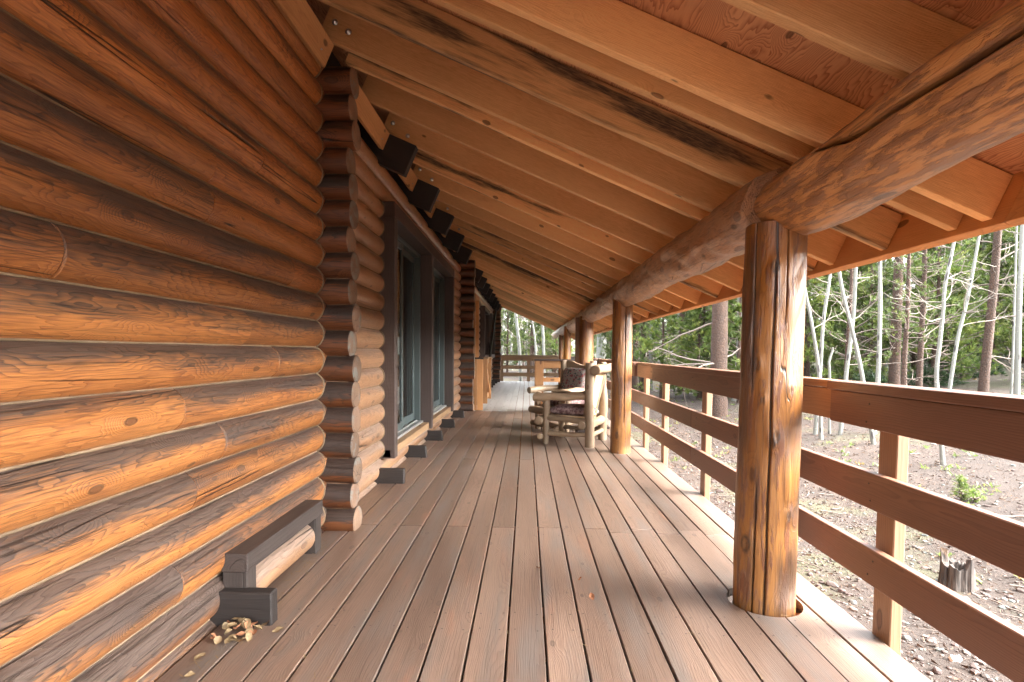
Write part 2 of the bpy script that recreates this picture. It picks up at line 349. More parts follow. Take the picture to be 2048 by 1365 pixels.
M_MAUVE = g.done(c, 0.9, g.bump(g.noise(tc, 400, 2), 0.0006))
M_GREENPAINT = plain('green_paint', (0.18, 0.32, 0.17), 0.6)
M_LEAF = plain('dry_leaf', (0.22, 0.155, 0.08), 0.7, 0.3, 30)
M_LEAFR = plain('russet_leaf', (0.36, 0.16, 0.08), 0.7, 0.3, 30)

# aspen bark
g = NT('aspen_bark'); gc = g.attr('gc').outputs['Vector']; sd = g.attr('seed').outputs['Fac']
q = g.vmath('ADD', gc, g.comb(g.math('MULTIPLY', sd, 31.0), g.math('MULTIPLY', sd, 3.0), 0.0))
n1 = g.noise(g.vmath('MULTIPLY', q, (1.5, 10, 10)), 1, 3); len_ = g.noise(g.vmath('MULTIPLY', q, (70, 22, 22)), 1, 2)
eye = g.vor(g.vmath('MULTIPLY', q, (3.6, 13, 13)), 1).outputs['Distance']
c = g.mix(n1, (0.105, 0.11, 0.088), (0.175, 0.175, 0.157))
c = g.mix(g.step(len_, 0.62, 0.72), c, (0.30, 0.29, 0.25))
c = g.mix(g.step(eye, 0.20, 0.27, 1, 0), c, (0.035, 0.03, 0.028))
M_ASPEN = g.done(c, 0.7, g.bump(len_, 0.002))
M_TWIG = plain('bare_twig', (0.15, 0.128, 0.105), 0.8, 0.3, 3)
# pine bark
g = NT('pine_bark'); gc = g.attr('gc').outputs['Vector']; sd = g.attr('seed').outputs['Fac']
q = g.vmath('ADD', gc, g.comb(g.math('MULTIPLY', sd, 31.0), g.math('MULTIPLY', sd, 3.0), 0.0))
pl = g.vor(g.vmath('MULTIPLY', q, (14, 34, 34)), 1, 'DISTANCE_TO_EDGE').outputs['Distance']
n1 = g.noise(g.vmath('MULTIPLY', q, (3, 9, 9)), 1, 5, 0.65)
c = g.mix(n1, (0.022, 0.015, 0.011), (0.095, 0.047, 0.026)); c = g.mix(g.step(pl, 0.0, 0.12, 1, 0), c, (0.045, 0.03, 0.024))
M_PBARK = g.done(c, 0.9, g.bump(g.math('ADD', g.step(pl, 0, 0.2), g.math('MULTIPLY', n1, 0.8)), 0.012))
M_DEADW = plain('dead_branch', (0.145, 0.115, 0.095), 0.9, 0.3, 6)
def needle(name, dark, mid, tip):
    g = NT(name); sd = g.attr('seed').outputs['Fac']
    oi = g.t.nodes.new('ShaderNodeObjectInfo').outputs['Random']
    c = g.mix(g.step(sd, 0.0, 0.6), dark, mid); c = g.mix(g.step(sd, 0.7, 1.0), c, tip)
    v = g.math('ADD', 0.75, g.math('MULTIPLY', oi, 0.5)); c = g.mix(1.0, c, g.comb(v, v, v), 'MULTIPLY')
    g.done(c, 0.55)
    tr = g.t.nodes.new('ShaderNodeBsdfTranslucent'); g.put(tr.inputs[0], c)
    mx = g.t.nodes.new('ShaderNodeMixShader'); mx.inputs[0].default_value = 0.35
    g.t.links.new(g.b.outputs[0], mx.inputs[1]); g.t.links.new(tr.outputs[0], mx.inputs[2]); g.t.links.new(mx.outputs[0], g.out.inputs[0])
    return g.m
M_NEED = needle('pine_needles', (0.035, 0.060, 0.016), (0.090, 0.130, 0.030), (0.17, 0.20, 0.055))
M_NEEDB = needle('bright_pine_needles', (0.050, 0.088, 0.018), (0.125, 0.180, 0.034), (0.23, 0.265, 0.06))
M_JUN = needle('juniper_needles', (0.022, 0.045, 0.02), (0.05, 0.085, 0.032), (0.11, 0.13, 0.05))
M_PLANT = needle('ground_leaves', (0.06, 0.09, 0.02), (0.12, 0.17, 0.04), (0.25, 0.17, 0.06))

# ground
g = NT('forest_soil'); tc = g.t.nodes.new('ShaderNodeTexCoord').outputs['Object']
n1 = g.noise(tc, 0.35, 5, 0.6); n2 = g.noise(tc, 3.0, 6, 0.65); n3 = g.noise(tc, 52, 5, 0.75); n4 = g.noise(tc, 130, 3, 0.7)
c = g.mix(n2, (0.021, 0.0125, 0.0075), (0.053, 0.0300, 0.0188))
c = g.mix(g.step(n1, 0.45, 0.65), c, (0.050, 0.029, 0.018))
c = g.mix(g.math('MULTIPLY', g.step(g.noise(tc, 0.8, 6, 0.7, 0.6), 0.42, 0.60), 0.62), c, (0.026, 0.016, 0.0105))
c = g.mix(g.math('MULTIPLY', g.step(n3, 0.47, 0.60), 0.85), c, (0.032, 0.023, 0.017))
c = g.mix(g.math('MULTIPLY', g.step(n4, 0.58, 0.70), 0.6), c, (0.092, 0.066, 0.049))
gm = g.math('MULTIPLY', g.step(g.noise(tc, 0.5, 4, 0.6, 0.5), 0.52, 0.62), g.step(n3, 0.35, 0.6))
c = g.mix(g.math('MULTIPLY', gm, 0.75), c, (0.062, 0.068, 0.024))
px = g.xyz(tc)[0]; c = g.mix(g.math('MULTIPLY', g.step(g.math('ADD', px, g.math('MULTIPLY', g.xyz(tc)[1], 0.25)), 9, 22), g.math('ADD', 0.35, g.math('MULTIPLY', n2, 0.7))), c, (0.034, 0.032, 0.015))
M_SOIL = g.done(c, 0.95, g.bump(g.math('ADD', n3, g.math('MULTIPLY', n4, 0.6)), 0.02))
g = NT('stone'); gc = g.attr('gc').outputs['Vector']; sd = g.attr('seed').outputs['Fac']
n1 = g.noise(gc, 22, 5, 0.65); sd2 = g.math('FRACT', g.math('MULTIPLY', sd, 13.7))
c = g.mix(sd, (0.048, 0.029, 0.024), (0.075, 0.055, 0.046)); c = g.mix(g.step(sd2, 0.72, 0.78), c, (0.09, 0.10, 0.09)); c = g.mix(g.step(sd2, 0.9, 0.93), c, (0.155, 0.13, 0.11))
v = g.math('ADD', 0.7, g.math('MULTIPLY', n1, 0.6)); c = g.mix(1.0, c, g.comb(v, v, v), 'MULTIPLY')
M_STONE = g.done(c, 0.85, g.bump(n1, 0.004))
M_WHITE = plain('white_stone', (0.55, 0.52, 0.48), 0.8, 0.15, 30, bump=0.002)
g = NT('rotten_wood'); gc = g.attr('gc').outputs['Vector']
n1 = g.noise(g.vmath('MULTIPLY', gc, (4, 55, 55)), 1, 4, 0.65); n2 = g.noise(g.vmath('MULTIPLY', gc, (5, 9, 9)), 1, 3)
c = g.mix(g.step(n1, 0.3, 0.7), (0.009, 0.007, 0.006), (0.095, 0.075, 0.062)); c = g.mix(g.math('MULTIPLY', g.step(n2, 0.62, 0.7), 0.5), c, (0.12, 0.065, 0.03))
M_ROT = g.done(c, 0.95, g.bump(n1, 0.008))

SL = 0.437                                     # roof slope
A_S = math.atan(SL); CS, SN = math.cos(A_S), math.sin(A_S)
def zr(x): return 1.725+SL*(1.85-x)            # underside of the rafters
SLV = Vector((CS, 0, -SN)); NRV = Vector((SN, 0, CS))
ROT_S = Matrix((SLV, Vector((0, 1, 0)), NRV)).transposed()      # local x runs down the slope
def at(px, py, Y):
    d = r3*(px-1024)/FPX - u3*(py-682.5-70.3)/FPX + f2
    return d*(Y/d.y)+Vector((0, 0, CAM_H))

# ------------------------------------------------------------------ ground, deck
def gz(x, y):
    z = -0.45+0.12*max(0.0, x-3.3)
    if x > 40: z = -0.45+0.12*36.7+0.05*(x-40)
    z += 0.035*nz(x*0.35, y*0.35, 3.0)*min(1, max(0, x-1.5))+0.015*nz(x*1.3, y*1.3, 9.0)
    if y > 30: z += 0.02*(y-30)
    z += 0.4*nz(x*0.06, y*0.06, 5.0)*min(1, max(0, (max(x, y-15)-8)/12))
    return z
xs = lin(-60, -4, 12)+[-2.5, -1, 0, 1.2]+lin(1.5, 14, 84)+lin(14.5, 60, 70)+[70, 90, 120, 180, 300, 600]
ys = lin(-60, -4, 12)+lin(-3, 14, 110)+lin(14.5, 60, 70)+[70, 90, 120, 180, 300, 600]
mb = MB(); vs_ = [(x, y, gz(x, y)) for y in ys for x in xs]; nx = len(xs)
mb.add(vs_, vs_, [[j*nx+i, j*nx+i+1, (j+1)*nx+i+1, (j+1)*nx+i] for j in range(len(ys)-1) for i in range(nx-1)], 0.3, True)
tag(mb.build('ground', M_SOIL), kind='structure')

GX = [0.088-0.1555*k for k in range(8, -1, -1)]+[0.088+0.1555*k for k in range(1, 10)]
GX = [-1.312]+GX
HX, HY, HR = 1.150, 2.62, 0.168
deck = MB(); dg = MB()
Y0D, Y1D = -2.4, 10.95
for i in range(len(GX)-1):
    xa, xb = GX[i]+0.0042, GX[i+1]-0.0042
    js = {0: [3.665, 8.5], 1: [6.0], 2: [3.66, 9.75], 3: [1.2, 7.25]}[(i*3+1) % 4] if i not in (12, 14, 16) else [3.58, 8.5]
    cuts = [Y0D]+js+[Y1D]
    for a, b in zip(cuts[:-1], cuts[1:]):
        a += 0.0012; b -= 0.0012; dz = R.uniform(-0.0012, 0.0012); sd = R.random()
        if a < HY < b and xb > HX-HR and xa < HX+HR:
            arc = [(HX+HR*math.cos(t), HY+HR*math.sin(t)) for t in [2*math.pi*k/64 for k in range(64)]]
            if HX-HR < xa and HX+HR > xb:
                lo = sorted([p for p in arc if p[1] < HY and xa < p[0] < xb]); hi = sorted([p for p in arc if p[1] > HY and xa < p[0] < xb])
                el = lambda x, sg: (x, HY+sg*math.sqrt(HR**2-(x-HX)**2))
                deck.prism([(xa, a), (xb, a), el(xb, -1)]+lo[::-1]+[el(xa, -1)], -0.038, dz, sd)
                deck.prism([el(xa, 1)]+hi+[el(xb, 1), (xb, b), (xa, b)], -0.038, dz, sd)
            elif xa < HX-HR:
                arcp = sorted([p for p in arc if p[0] < xb and abs(p[1]-HY) < HR*0.999 and p[0] < HX], key=lambda p: p[1])
                deck.prism([(xa, a), (xb, a)]+[(xb, HY-math.sqrt(HR**2-(xb-HX)**2))]+arcp+[(xb, HY+math.sqrt(HR**2-(xb-HX)**2))]+[(xb, b), (xa, b)], -0.038, dz, sd)
            else:
                arcp = sorted([p for p in arc if p[0] > xa and p[0] > HX], key=lambda p: -p[1])
                deck.prism([(xa, a), (xb, a), (xb, b), (xa, b), (xa, HY+math.sqrt(HR**2-(xa-HX)**2))]+arcp+[(xa, HY-math.sqrt(HR**2-(xa-HX)**2))], -0.038, dz, sd)
        else:
            deck.box(((xa+xb)/2, (a+b)/2, -0.019+dz), (xb-xa, b-a, 0.038), 1, seed=sd, ch=0.0035)
    for a, b in ((10.96, 14.6+(i % 3)*0.6), (14.605+(i % 3)*0.6, 18.5), (18.505, 22.35)):
        dg.box(((xa+xb)/2, (a+b)/2, -0.019), (xb-xa, b-a-0.004, 0.038), 1, ch=0.004)
od = tag(deck.build('deck', M_DECK), kind='structure')
tag(dg.build('grey_deck', M_DECKG), kind='structure')
mb = MB(); mb.box((1.468, 9.98, -0.165), (0.038, 24.7, 0.25), 1); mb.box((0.0, 22.37, -0.165), (2.9, 0.03, 0.25), 0)
for yy in lin(-1.2, 22.2, 20): mb.box((0.05, yy+0.07, -0.16), (2.7, 0.09, 0.22), 0)
mb.build('deck_joists', M_DECKE, od)
mb = MB()
for k in range(-2, 9):
    for yy in (2.29+1.22*k, 2.435+1.22*k):
        for i in range(len(GX)-1):
            for xx in (GX[i]+0.03, GX[i+1]-0.03):
                x1, y1 = xx+R.uniform(-.008, .008), yy+R.uniform(-.012, .012)
                if (x1-HX)**2+(y1-HY)**2 < (HR+0.01)**2 or R.random() < 0.04: continue
                mb.add([(x1+0.0042*math.cos(t), y1+0.0042*math.sin(t), 0.0016) for t in [k2*math.pi/4 for k2 in range(8)]], [(0, 0, 0)]*8, [list(range(8))], R.random())
tag(mb.build('screw_heads', M_NAIL, od), kind='stuff')

# ------------------------------------------------------------------ log cabin
cabin = empty('log_cabin', (0, 0, 0), 'log cabin of stained round logs with dark framed glass doors left of the porch', 'cabin')
LR, PIT = 0.0925, 0.1685
def ldisp(L, th, sd):
    v = 0.0035*nz(L*1.1+sd*50, math.cos(th)*0.9, math.sin(th)*0.9+sd*9)+0.0014*nz(L*5+sd*31, math.cos(th)*2.2, math.sin(th)*2.2)
    b = nz(L*2.3+sd*77, math.cos(th)*1.4+sd*5, math.sin(th)*1.4)
    return v+(0.006*(b-0.42) if b > 0.42 else 0)
def logbar(mb, p0, p1, r=LR, na=30, seg=0.06, ref=(0, 0, 1), caps=(True, True), wob=0.004, cmi=None, bev=0.006, disp=ldisp, dome=0.0):
    p0, p1 = Vector(p0), Vector(p1); n = max(3, int((p1-p0).length/seg)+1); sd = R.random(); pts = []
    for i in range(n):
        t = i/(n-1); p = p0.lerp(p1, t); p.z += wob*nz(t*3+sd*40, 1.3); p.x += wob*nz(t*3+sd*40, 7.7)*(0 if abs((p1-p0).normalized().x) > .9 else 1)
        pts.append(p)
    mb.tube(pts, r, na, sd, disp, caps, ref, cmi=cmi, bev=bev, dome=dome); return sd
WX = -1.393
wall = empty('log_wall', parent=cabin)
joints = {11: 2.30, 12: 2.72, 10: 2.28, 9: 3.07, 8: 1.53, 7: 2.574, 6: 2.87, 5: 2.06, 4: 2.344, 3: 2.13, 1: 2.03, 13: 1.63, 2: 0.7, 14: 0.9, 0: 1.2}
ca = MB()
for k in range(-1, 18):
    z = 0.107+PIT*k
    cuts = [-2.4]+([joints[k]] if k in joints else [])+[3.57]
    for a, b in zip(cuts[:-1], cuts[1:]):
        mb = MB(); logbar(mb, (WX, a+0.005, z), (WX, b-0.005, z), LR+R.uniform(-0.0015, 0.002), 40, 0.035)
        mb.build('log', M_LOG, wall)
def chink(mb, x, ya, yb, z, r=0.006, sg=0.05):
    n = max(3, int((yb-ya)/sg)); sd = R.random()*50
    mb.tube([(x+0.003*nz(t*2.5*(yb-ya)+sd, 4), ya+(yb-ya)*t, z+0.0035*nz(t*2*(yb-ya)+sd, 2.2)+0.0015*nz(t*14*(yb-ya)+sd, 6)) for t in lin(0, 1, n)],
            [r*(1+0.45*nz(t*6*(yb-ya)+sd, 9)) for t in lin(0, 1, n)], 8, caps=(False, False))
for k in range(0, 18): chink(ca, -1.3515, -2.4, 3.55, 0.0225+PIT*k)
ca.build('caulking', M_CAULK, wall)

def crosswall(Y, xend, n, z0, mat, fine):
    wl = empty('corner_logs', parent=cabin)
    for j in range(n):
        z = z0+0.1675*j
        mb = MB(); logbar(mb, (-1.75, Y, z), (xend+R.uniform(-0.022, 0.022), Y, z), LR*0.985, 36 if fine else 18, 0.05 if fine else 0.15, caps=(False, True), cmi=1, bev=0.009, dome=0.004)
        mb.build('log', [mat, M_END], wl)
    mb = MB()
    for j in range(n+1): mb.tube([(-1.75, Y-0.035, z0-0.084+0.1675*j), (xend-0.03, Y-0.035, z0-0.084+0.1675*j)], 0.006, 6, caps=(False, True))
    mb.build('caulking', M_CAULKD, wl); return wl
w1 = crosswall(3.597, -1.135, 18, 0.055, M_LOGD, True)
# caulk along the scalloped corner
mb = MB()
for k in range(0, 18):
    z = 0.107+PIT*k
    pts = [(WX+0.093*math.cos(t), 3.50-0.002, z+0.0945*math.sin(t)) for t in lin(-1.15, 1.15, 14)]
    mb.tube(pts, 0.0055, 6, caps=(False, False))
mb.build('corner_caulking', M_CAULK, w1)
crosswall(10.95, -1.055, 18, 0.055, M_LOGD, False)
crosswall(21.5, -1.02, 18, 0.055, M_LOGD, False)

wall2 = empty('log_wall', parent=cabin); ca = MB()
for k in range(-1, 17):
    z = 0.107+PIT*k
    spans = [(3.68, 5.002), (9.138, 10.86)] if 1 <= k <= 14 else [(3.68, 10.86)]
    for a, b in spans:
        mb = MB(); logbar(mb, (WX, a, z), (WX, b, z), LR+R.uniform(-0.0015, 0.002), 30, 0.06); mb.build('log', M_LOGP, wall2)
        chink(ca, -1.3515, a, b, z-PIT/2)
        if 1 <= k <= 14 and a < 4:
            ca.tube([(WX+0.094*math.cos(t), 4.998, z+0.094*math.sin(t)) for t in lin(-1.1, 1.1, 12)], 0.006, 6, caps=(False, False))
chink(ca, -1.3515, 3.68, 10.86, 0.107+PIT*16.5, 0.010)
ca.build('caulking', M_CAULK, wall2)
mb = MB()
for k in range(0, 17):
    z = 0.107+PIT*k
    spans = [(11.05, 12.3), (13.3, 15.4), (17.6, 18.4), (20.4, 21.42)] if 0.9 < z < 2.5 else ([(11.05, 12.3), (13.3, 21.42)] if z < 2.3 else [(11.05, 21.42)])
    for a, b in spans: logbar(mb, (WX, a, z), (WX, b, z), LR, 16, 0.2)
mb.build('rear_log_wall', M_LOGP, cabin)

# filled-in opening in the near wall: dark timber frame round a short log
f = empty('filled_opening', parent=cabin)
mb = MB()
mb.box((-1.262, 2.765, 0.252), (0.118, 0.885, 0.082), 1, ch=0.004); mb.build('lintel', M_BUCK, f)
for yy in (2.372, 3.155):
    mb = MB(); mb.box((-1.2645, yy, 0.1035), (0.107, 0.085, 0.213), 2); mb.build('jamb', M_BUCK, f)
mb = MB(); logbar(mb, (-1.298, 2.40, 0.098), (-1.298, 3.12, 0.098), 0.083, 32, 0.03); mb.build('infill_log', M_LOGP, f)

# floor-beam ends through the deck, rafter tails above
ys_beam = [-0.13, 1.09, 2.31, 3.53, 4.855, 6.06, 7.24, 8.48, 9.78, 12.2, 13.4, 14.6, 15.8, 17.0, 18.2, 19.4, 20.6]
for i, yb in enumerate(ys_beam):
    if i == 3: continue
    mb = MB(); sk = 0.0 if i in (2, 4) else R.choice([0.0, 0.03, 0.035])
    def bend(p, sk=sk): return (p[0]-(sk if p[0] > 0 and p[2] > 0 else 0), p[1], p[2])
    mb.box((-1.255+0.01, yb, 0.0), (0.33, 0.062, 0.262+0.02*(i == 2)), 0, ch=0.006, pts=bend)
    mb.build('floor_beam_end', M_DARK, cabin)
ys_tail = [-1.27, -0.05, 1.17, 2.39, 4.845, 6.075, 7.27, 8.49, 9.7, 12.2, 13.4, 14.6, 15.8, 17.0, 18.2, 19.4, 20.6, 21.7]
for yb in ys_tail:
    mb = MB(); top = Vector((-0.966, yb, zr(-0.966)-0.004)); c = top-SLV*0.45-NRV*0.135
    mb.box(c, (0.90, 0.09, 0.268), 0, rot=ROT_S, ch=0.004); mb.build('rafter_tail', M_DARK, cabin)
ends = [-1.9]+ys_tail
mb = MB()
spans = []
for a, b in zip(ends[:-1], ends[1:]):
    a2, b2 = a+0.049, b-0.049
    if a2 < 3.6 < b2: spans += [(a2, 3.425), (3.72, b2)]
    elif a2 < 10.95 < b2: spans += [(a2, 10.84), (11.06, b2)]
    else: spans.append((a2, b2))
bolts = MB()
for a, b in spans:
    c = Vector((-1.195, (a+b)/2, zr(-1.195)-0.006))-NRV*0.075-SLV*0.02
    mb.box(c, (0.04, b-a, 0.15), 1, rot=ROT_S, ch=0.003)
    pb = Vector((-1.195, b-0.12, zr(-1.195)))-NRV*0.10+SLV*0.001
    bolts.tube([pb, pb+SLV*0.006], 0.006, 8)
ob = mb.build('blocking_board', M_BLOCK, cabin); bolts.build('screw', M_STEEL, ob)
mb = MB(); mb.box((-1.47, 10.2, 3.2), (0.03, 24, 0.9), 1); mb.build('void_shade_board', M_GAP, cabin)  # added near-black board painting in the shade of the attic void behind the rafter ends

# sliding doors
for a, b in ((5.0, 5.12), (6.98, 7.10), (9.02, 9.14)):
    dtim = MB(); dtim.box((-1.3575, (a+b)/2, 1.295), (0.305, b-a, 2.208), 2); dtim.build('door_post', M_FRAME, cabin)
mb = MB(); mb.box((-1.3575, 6.02, 2.466), (0.311, 2.04, 0.132), 1); mb.box((-1.3575, 8.092, 2.466), (0.307, 2.10, 0.132), 1); mb.build('door_header', M_FRAME, cabin)
mb = MB(); mb.box((-1.365, 7.07, 0.235), (0.25, 4.14, 0.075), 1); mb.build('door_sill_board', M_RAILW, cabin)
for a, b in ((5.122, 6.978), (7.102, 9.018)):
    mb = MB(); x0, x1, zb, zt = -1.48, -1.35, 0.30, 2.397
    for yy in (a+0.022, b-0.022): mb.box(((x0+x1)/2, yy, (zb+zt)/2), (x1-x0, 0.044, zt-zb), 2, ch=0.002)
    mb.box(((x0+x1)/2, (a+b)/2, zt-0.022), (x1-x0-0.004, b-a-0.09, 0.044), 1, ch=0.002)
    od_ = mb.build('sliding_door', M_ALU, cabin)
    mb = MB(); mb.box((-1.398, (a+b)/2, 0.287), (0.17, b-a-0.004, 0.026), 1, ch=0.002)
    mb.box((-1.388, (a+b)/2, 0.304), (0.012, b-a-0.1, 0.012), 1, ch=0.001); mb.build('sill_track', M_SILL, od_)
    m = (a+b)/2
    for (ya, yb_, xc, mt) in ((a+0.046, m+0.04, -1.388, M_ALU), (m-0.04, b-0.046, -1.437, M_ALU)):
        p = MB(); h0, h1 = 0.315, 2.350
        for yy in (ya+0.033, yb_-0.033): p.box((xc, yy, (h0+h1)/2), (0.036, 0.066, h1-h0), 2, ch=0.003)
        for zz, hh in ((h0+0.045, 0.09), (h1-0.035, 0.07)): p.box((xc, (ya+yb_)/2, zz), (0.034, yb_-ya-0.134, hh), 1, ch=0.003)
        p.build('panel_frame', mt, od_)
        p = MB(); p.box((xc, (ya+yb_)/2, (h0+h1)/2), (0.008, yb_-ya-0.125, h1-h0-0.14), 1, ch=0.0005); p.build('glass', M_GLASS, od_)
    p = MB(); p.box((-1.361, a+0.024, 1.34), (0.035, 0.044, 2.05), 2); p.build('screen_channel', M_ALUD, od_)
    p = MB()
    for yy, s2 in ((b-0.06, -1), (a+0.3, 1)):
        for q in range(13): p.tube([(-1.62+0.02*math.sin(q*2.1), yy+s2*0.04*q, 0.3), (-1.62+0.02*math.sin(q*2.1+.4), yy+s2*0.038*q, 2.38)], 0.028, 10)
    p.build('curtain', M_CURT, od_)
# interior shell and the far sides of the house
mb = MB()
for c, d in (((-6.4, 9.6, 1.6), (0.2, 24, 3.6)), ((-3.9, -2.4, 1.6), (5.0, 0.2, 3.6)), ((-3.9, 21.5, 1.6), (4.9, 0.2, 3.6)), ((-3.9, 3.65, 1.6), (4.4, 0.15, 3.0)), ((-3.9, 10.95, 1.6), (4.4, 0.15, 3.0))): mb.box(c, d)
mb.build('inner_wall', M_INT, cabin)
mb = MB(); mb.box((-3.9, 9.6, 0.16), (4.8, 23.8, 0.06), 1); mb.build('inner_floor', M_CEDAR, cabin)
mb = MB(); mb.box((-3.98, 9.6, 2.83), (4.8, 23.7, 0.05), 1); mb.build('inner_ceiling', M_CEDAR, cabin)
mb = MB(); mb.box(Vector((-1.6, 10.25, zr(-1.6)))+NRV*0.25-SLV*1.6, (3.2, 24.4, 0.06), 1, rot=ROT_S)
mb.box((-5.6, 10.25, zr(-4.6)+0.06), (2.9, 24.4, 0.06), 1, rot=Matrix.Rotation(-A_S, 3, 'Y')); mb.build('roof', M_SHING, cabin)

# rear section: jamb, windows and a leaning dark brace
mb = MB(); mb.box((-1.22, 12.35, 1.25), (0.14, 0.10, 2.5), 2); mb.box((-1.22, 13.25, 1.25), (0.14, 0.10, 2.5), 2); mb.box((-1.22, 12.8, 2.45), (0.13, 0.8, 0.1), 1); mb.build('cedar_door_frame', M_CEDAR, cabin)
mb = MB(); mb.box((-1.40, 12.8, 1.2), (0.04, 0.8, 2.38), 2); mb.build('rear_door', M_CEDAR, cabin)
for a, b in ((15.4, 17.6), (18.4, 20.4)):
    mb = MB()
    for yy in (a+0.06, b-0.06): mb.box((-1.27, yy, 1.72), (0.2, 0.12, 1.5), 2)
    for zz in (1.03, 2.41): mb.box((-1.27, (a+b)/2, zz), (0.196, b-a-0.24, 0.12), 1)
    of = mb.build('window_frame', M_FRAME, cabin)
    mb = MB(); mb.box((-1.33, (a+b)/2, 1.72), (0.01, b-a-0.24, 1.27), 1); mb.build('pane', M_GLASS, of)
mb = MB(); p0, p1 = Vector((-1.12, 16.9, 1.08)), Vector((-1.14, 20.2, 2.72)); d = (p1-p0)
mb.box((p0+p1)/2, (0.06, d.length, 0.12), 1, rot=Matrix.Rotation(math.atan2(d.z, d.y), 3, 'X')); mb.build('leaning_brace', M_DARK, cabin)

# ------------------------------------------------------------------ porch roof
roof = empty('porch_roof', (0, 0, 0), 'sloping porch roof of rough-sawn rafters under reddish plywood, over the whole deck', 'porch roof')
RY = [-1.86, -1.25, -0.62, 0.0, 0.58, 1.17, 1.75, 2.29, 2.47, 2.93, 3.42, 3.655, 4.22, 4.875, 5.45, 6.09, 6.71, 7.30]
y = 7.91
while y < 22.3: RY.append(y); y += 0.61
RD = 0.19; STN = (1.17, 2.93, 3.65, 3.66, 5.45, 7.91, 9.74)
for i, ry in enumerate(RY):
    x0 = -1.285 if abs(ry-3.655) > .02 else -1.20
    L = (1.85-x0)/CS
    mb = MB(); p = Vector((1.85, ry, zr(1.85)))
    c = p-SLV*(L/2)+NRV*(RD/2)
    mb.box(c, (L, 0.048, RD), 0, rot=ROT_S, ch=0.0035, seed=(R.randint(0, 10)+(0.93 if round(ry, 2) in STN else R.uniform(0.05, 0.58)))/11.7); o = mb.build('rafter', M_RAFT, roof)
    if ry != 3.655 and ry in (3.42, 4.875, 6.09, 7.30, 8.52, 9.74) or (ry > 8 and abs(((ry-8.52) % 1.22)) < .02):
        bm_ = MB()
        for xx, zz in ((-1.225, 0.105), (-1.075, 0.055)) if ry != 3.42 else ((-1.225, 0.11), (-1.135, 0.09)):
            q = Vector((xx, ry-0.024, zr(xx)))+NRV*zz
            bm_.tube([q, q+Vector((0, -0.003, 0))], 0.019, 16); bm_.tube([q, q+Vector((0, -0.012, 0))], 0.0115, 6, dome=0.003)
        bm_.build('bolt', M_STEEL, o)
mb = MB(); yy = -1.95
while yy < 22.35:
    b = min(yy+1.218, 22.4); L = (1.93+1.55)/CS; c = Vector((1.93, (yy+b)/2, zr(1.93)))-SLV*(L/2)+NRV*(RD+0.0145)
    mb.box(c, (L, b-yy-0.002, 0.016), 1, rot=ROT_S, ch=0.001); yy = b
mb.build('plywood_sheathing', M_PLY, roof)
mb = MB(); L = (1.99+1.55)/CS; c = Vector((1.99, 10.22, zr(1.99)))-SLV*(L/2)+NRV*(RD+0.041)
mb.box(c, (L, 24.4, 0.03), 1, rot=ROT_S); mb.build('shingles', M_SHING, roof)
mb = MB(); cuts = [-1.96, 2.2, 6.7, 11.3, 16, 22.4]
for a, b in zip(cuts[:-1], cuts[1:]):
    c = Vector((1.85, (a+b)/2, zr(1.85)))+SLV*0.024+NRV*0.087
    mb.box(c, (0.044, b-a-0.002, 0.232), 1, rot=ROT_S)
mb.build('fascia', M_BLOCK, roof)

# ------------------------------------------------------------------ log beams
def bdisp(amp, knob, groove=None, lump=0.0):
    def fn(L, th, sd):
        c, s_ = math.cos(th), math.sin(th)
        v = amp*(nz(L*0.9+sd*30, c*0.8, s_*0.8)+0.35*nz(L*3+sd*11, c*1.8, s_*1.8)+0.12*nz(L*10, c*6, s_*6+sd*3))
        b = nz(L*1.7+sd*70, c*1.5+sd*7, s_*1.5)
        if b > 0.3: v += knob*(b-0.3)**1.3
        if groove:
            dth = (th-groove(L)+math.pi) % (2*math.pi)-math.pi
            v -= 0.05*math.exp(-(dth/0.045)**2)*groove.w(L)
        v += lump*nz(L*7+sd*3, c*2.2, s_*2.2)
        return v
    if groove:
        def mask(L, th, sd):
            dth = (th-groove(L)+math.pi) % (2*math.pi)-math.pi; return math.exp(-(dth/0.05)**2)*groove.w(L)
        fn.mask = mask
    return fn
def groove1(L):
    L -= 2.3; u = min(1, max(0, (L-1.42)/0.5)); return 2*math.pi-1.52+0.05*nz(L*2.4, 5.0)+0.42*u*u*(3-2*u)+0.05*math.exp(-((L-1.62)/0.05)**2)
groove1.w = lambda L: 1.0 if L < 4.3 else max(0, 1-(L-4.3)*3.5)
n = 270
pts = [(1.195+0.02*nz(t*5, 2.0), -2.0+4.79*t, 1.868+0.012*nz(t*4, 8.0)) for t in lin(0, 1, n)]
rad = [0.142*(1-0.0*t)+0.004*math.sin(t*9) for t in lin(0, 1, n)]; rad[-1] *= 0.80; rad[-2] *= 0.93; rad[-3] *= 0.975
mb = MB(); mb.tube(pts, rad, 200, 0.37, bdisp(0.022, 0.11, groove1, 0.005), ref=(0, 0, 1), dome=0.02)
tag(mb.build('log_beam', M_BEAM), 'knobbly peeled log beam with a long dark split and blotchy bark, nearest the camera at upper right', 'log beam', 'log beams under the rafters')
n = 560
pts = [(1.165+0.03*nz(t*9, 3.0), 2.62+19.9*t, 1.888+0.018*nz(t*8, 1.0)) for t in lin(0, 1, n)]
mb = MB(); mb.tube(pts, [0.158-0.03*t for t in lin(0, 1, n)], 72, 0.71, bdisp(0.022, 0.15, None, 0.016), ref=(0, 0, 1))
tag(mb.build('log_beam', M_BEAMF), 'lumpy greyish log beam running from the first post to the far end of the porch', 'log beam', 'log beams under the rafters')

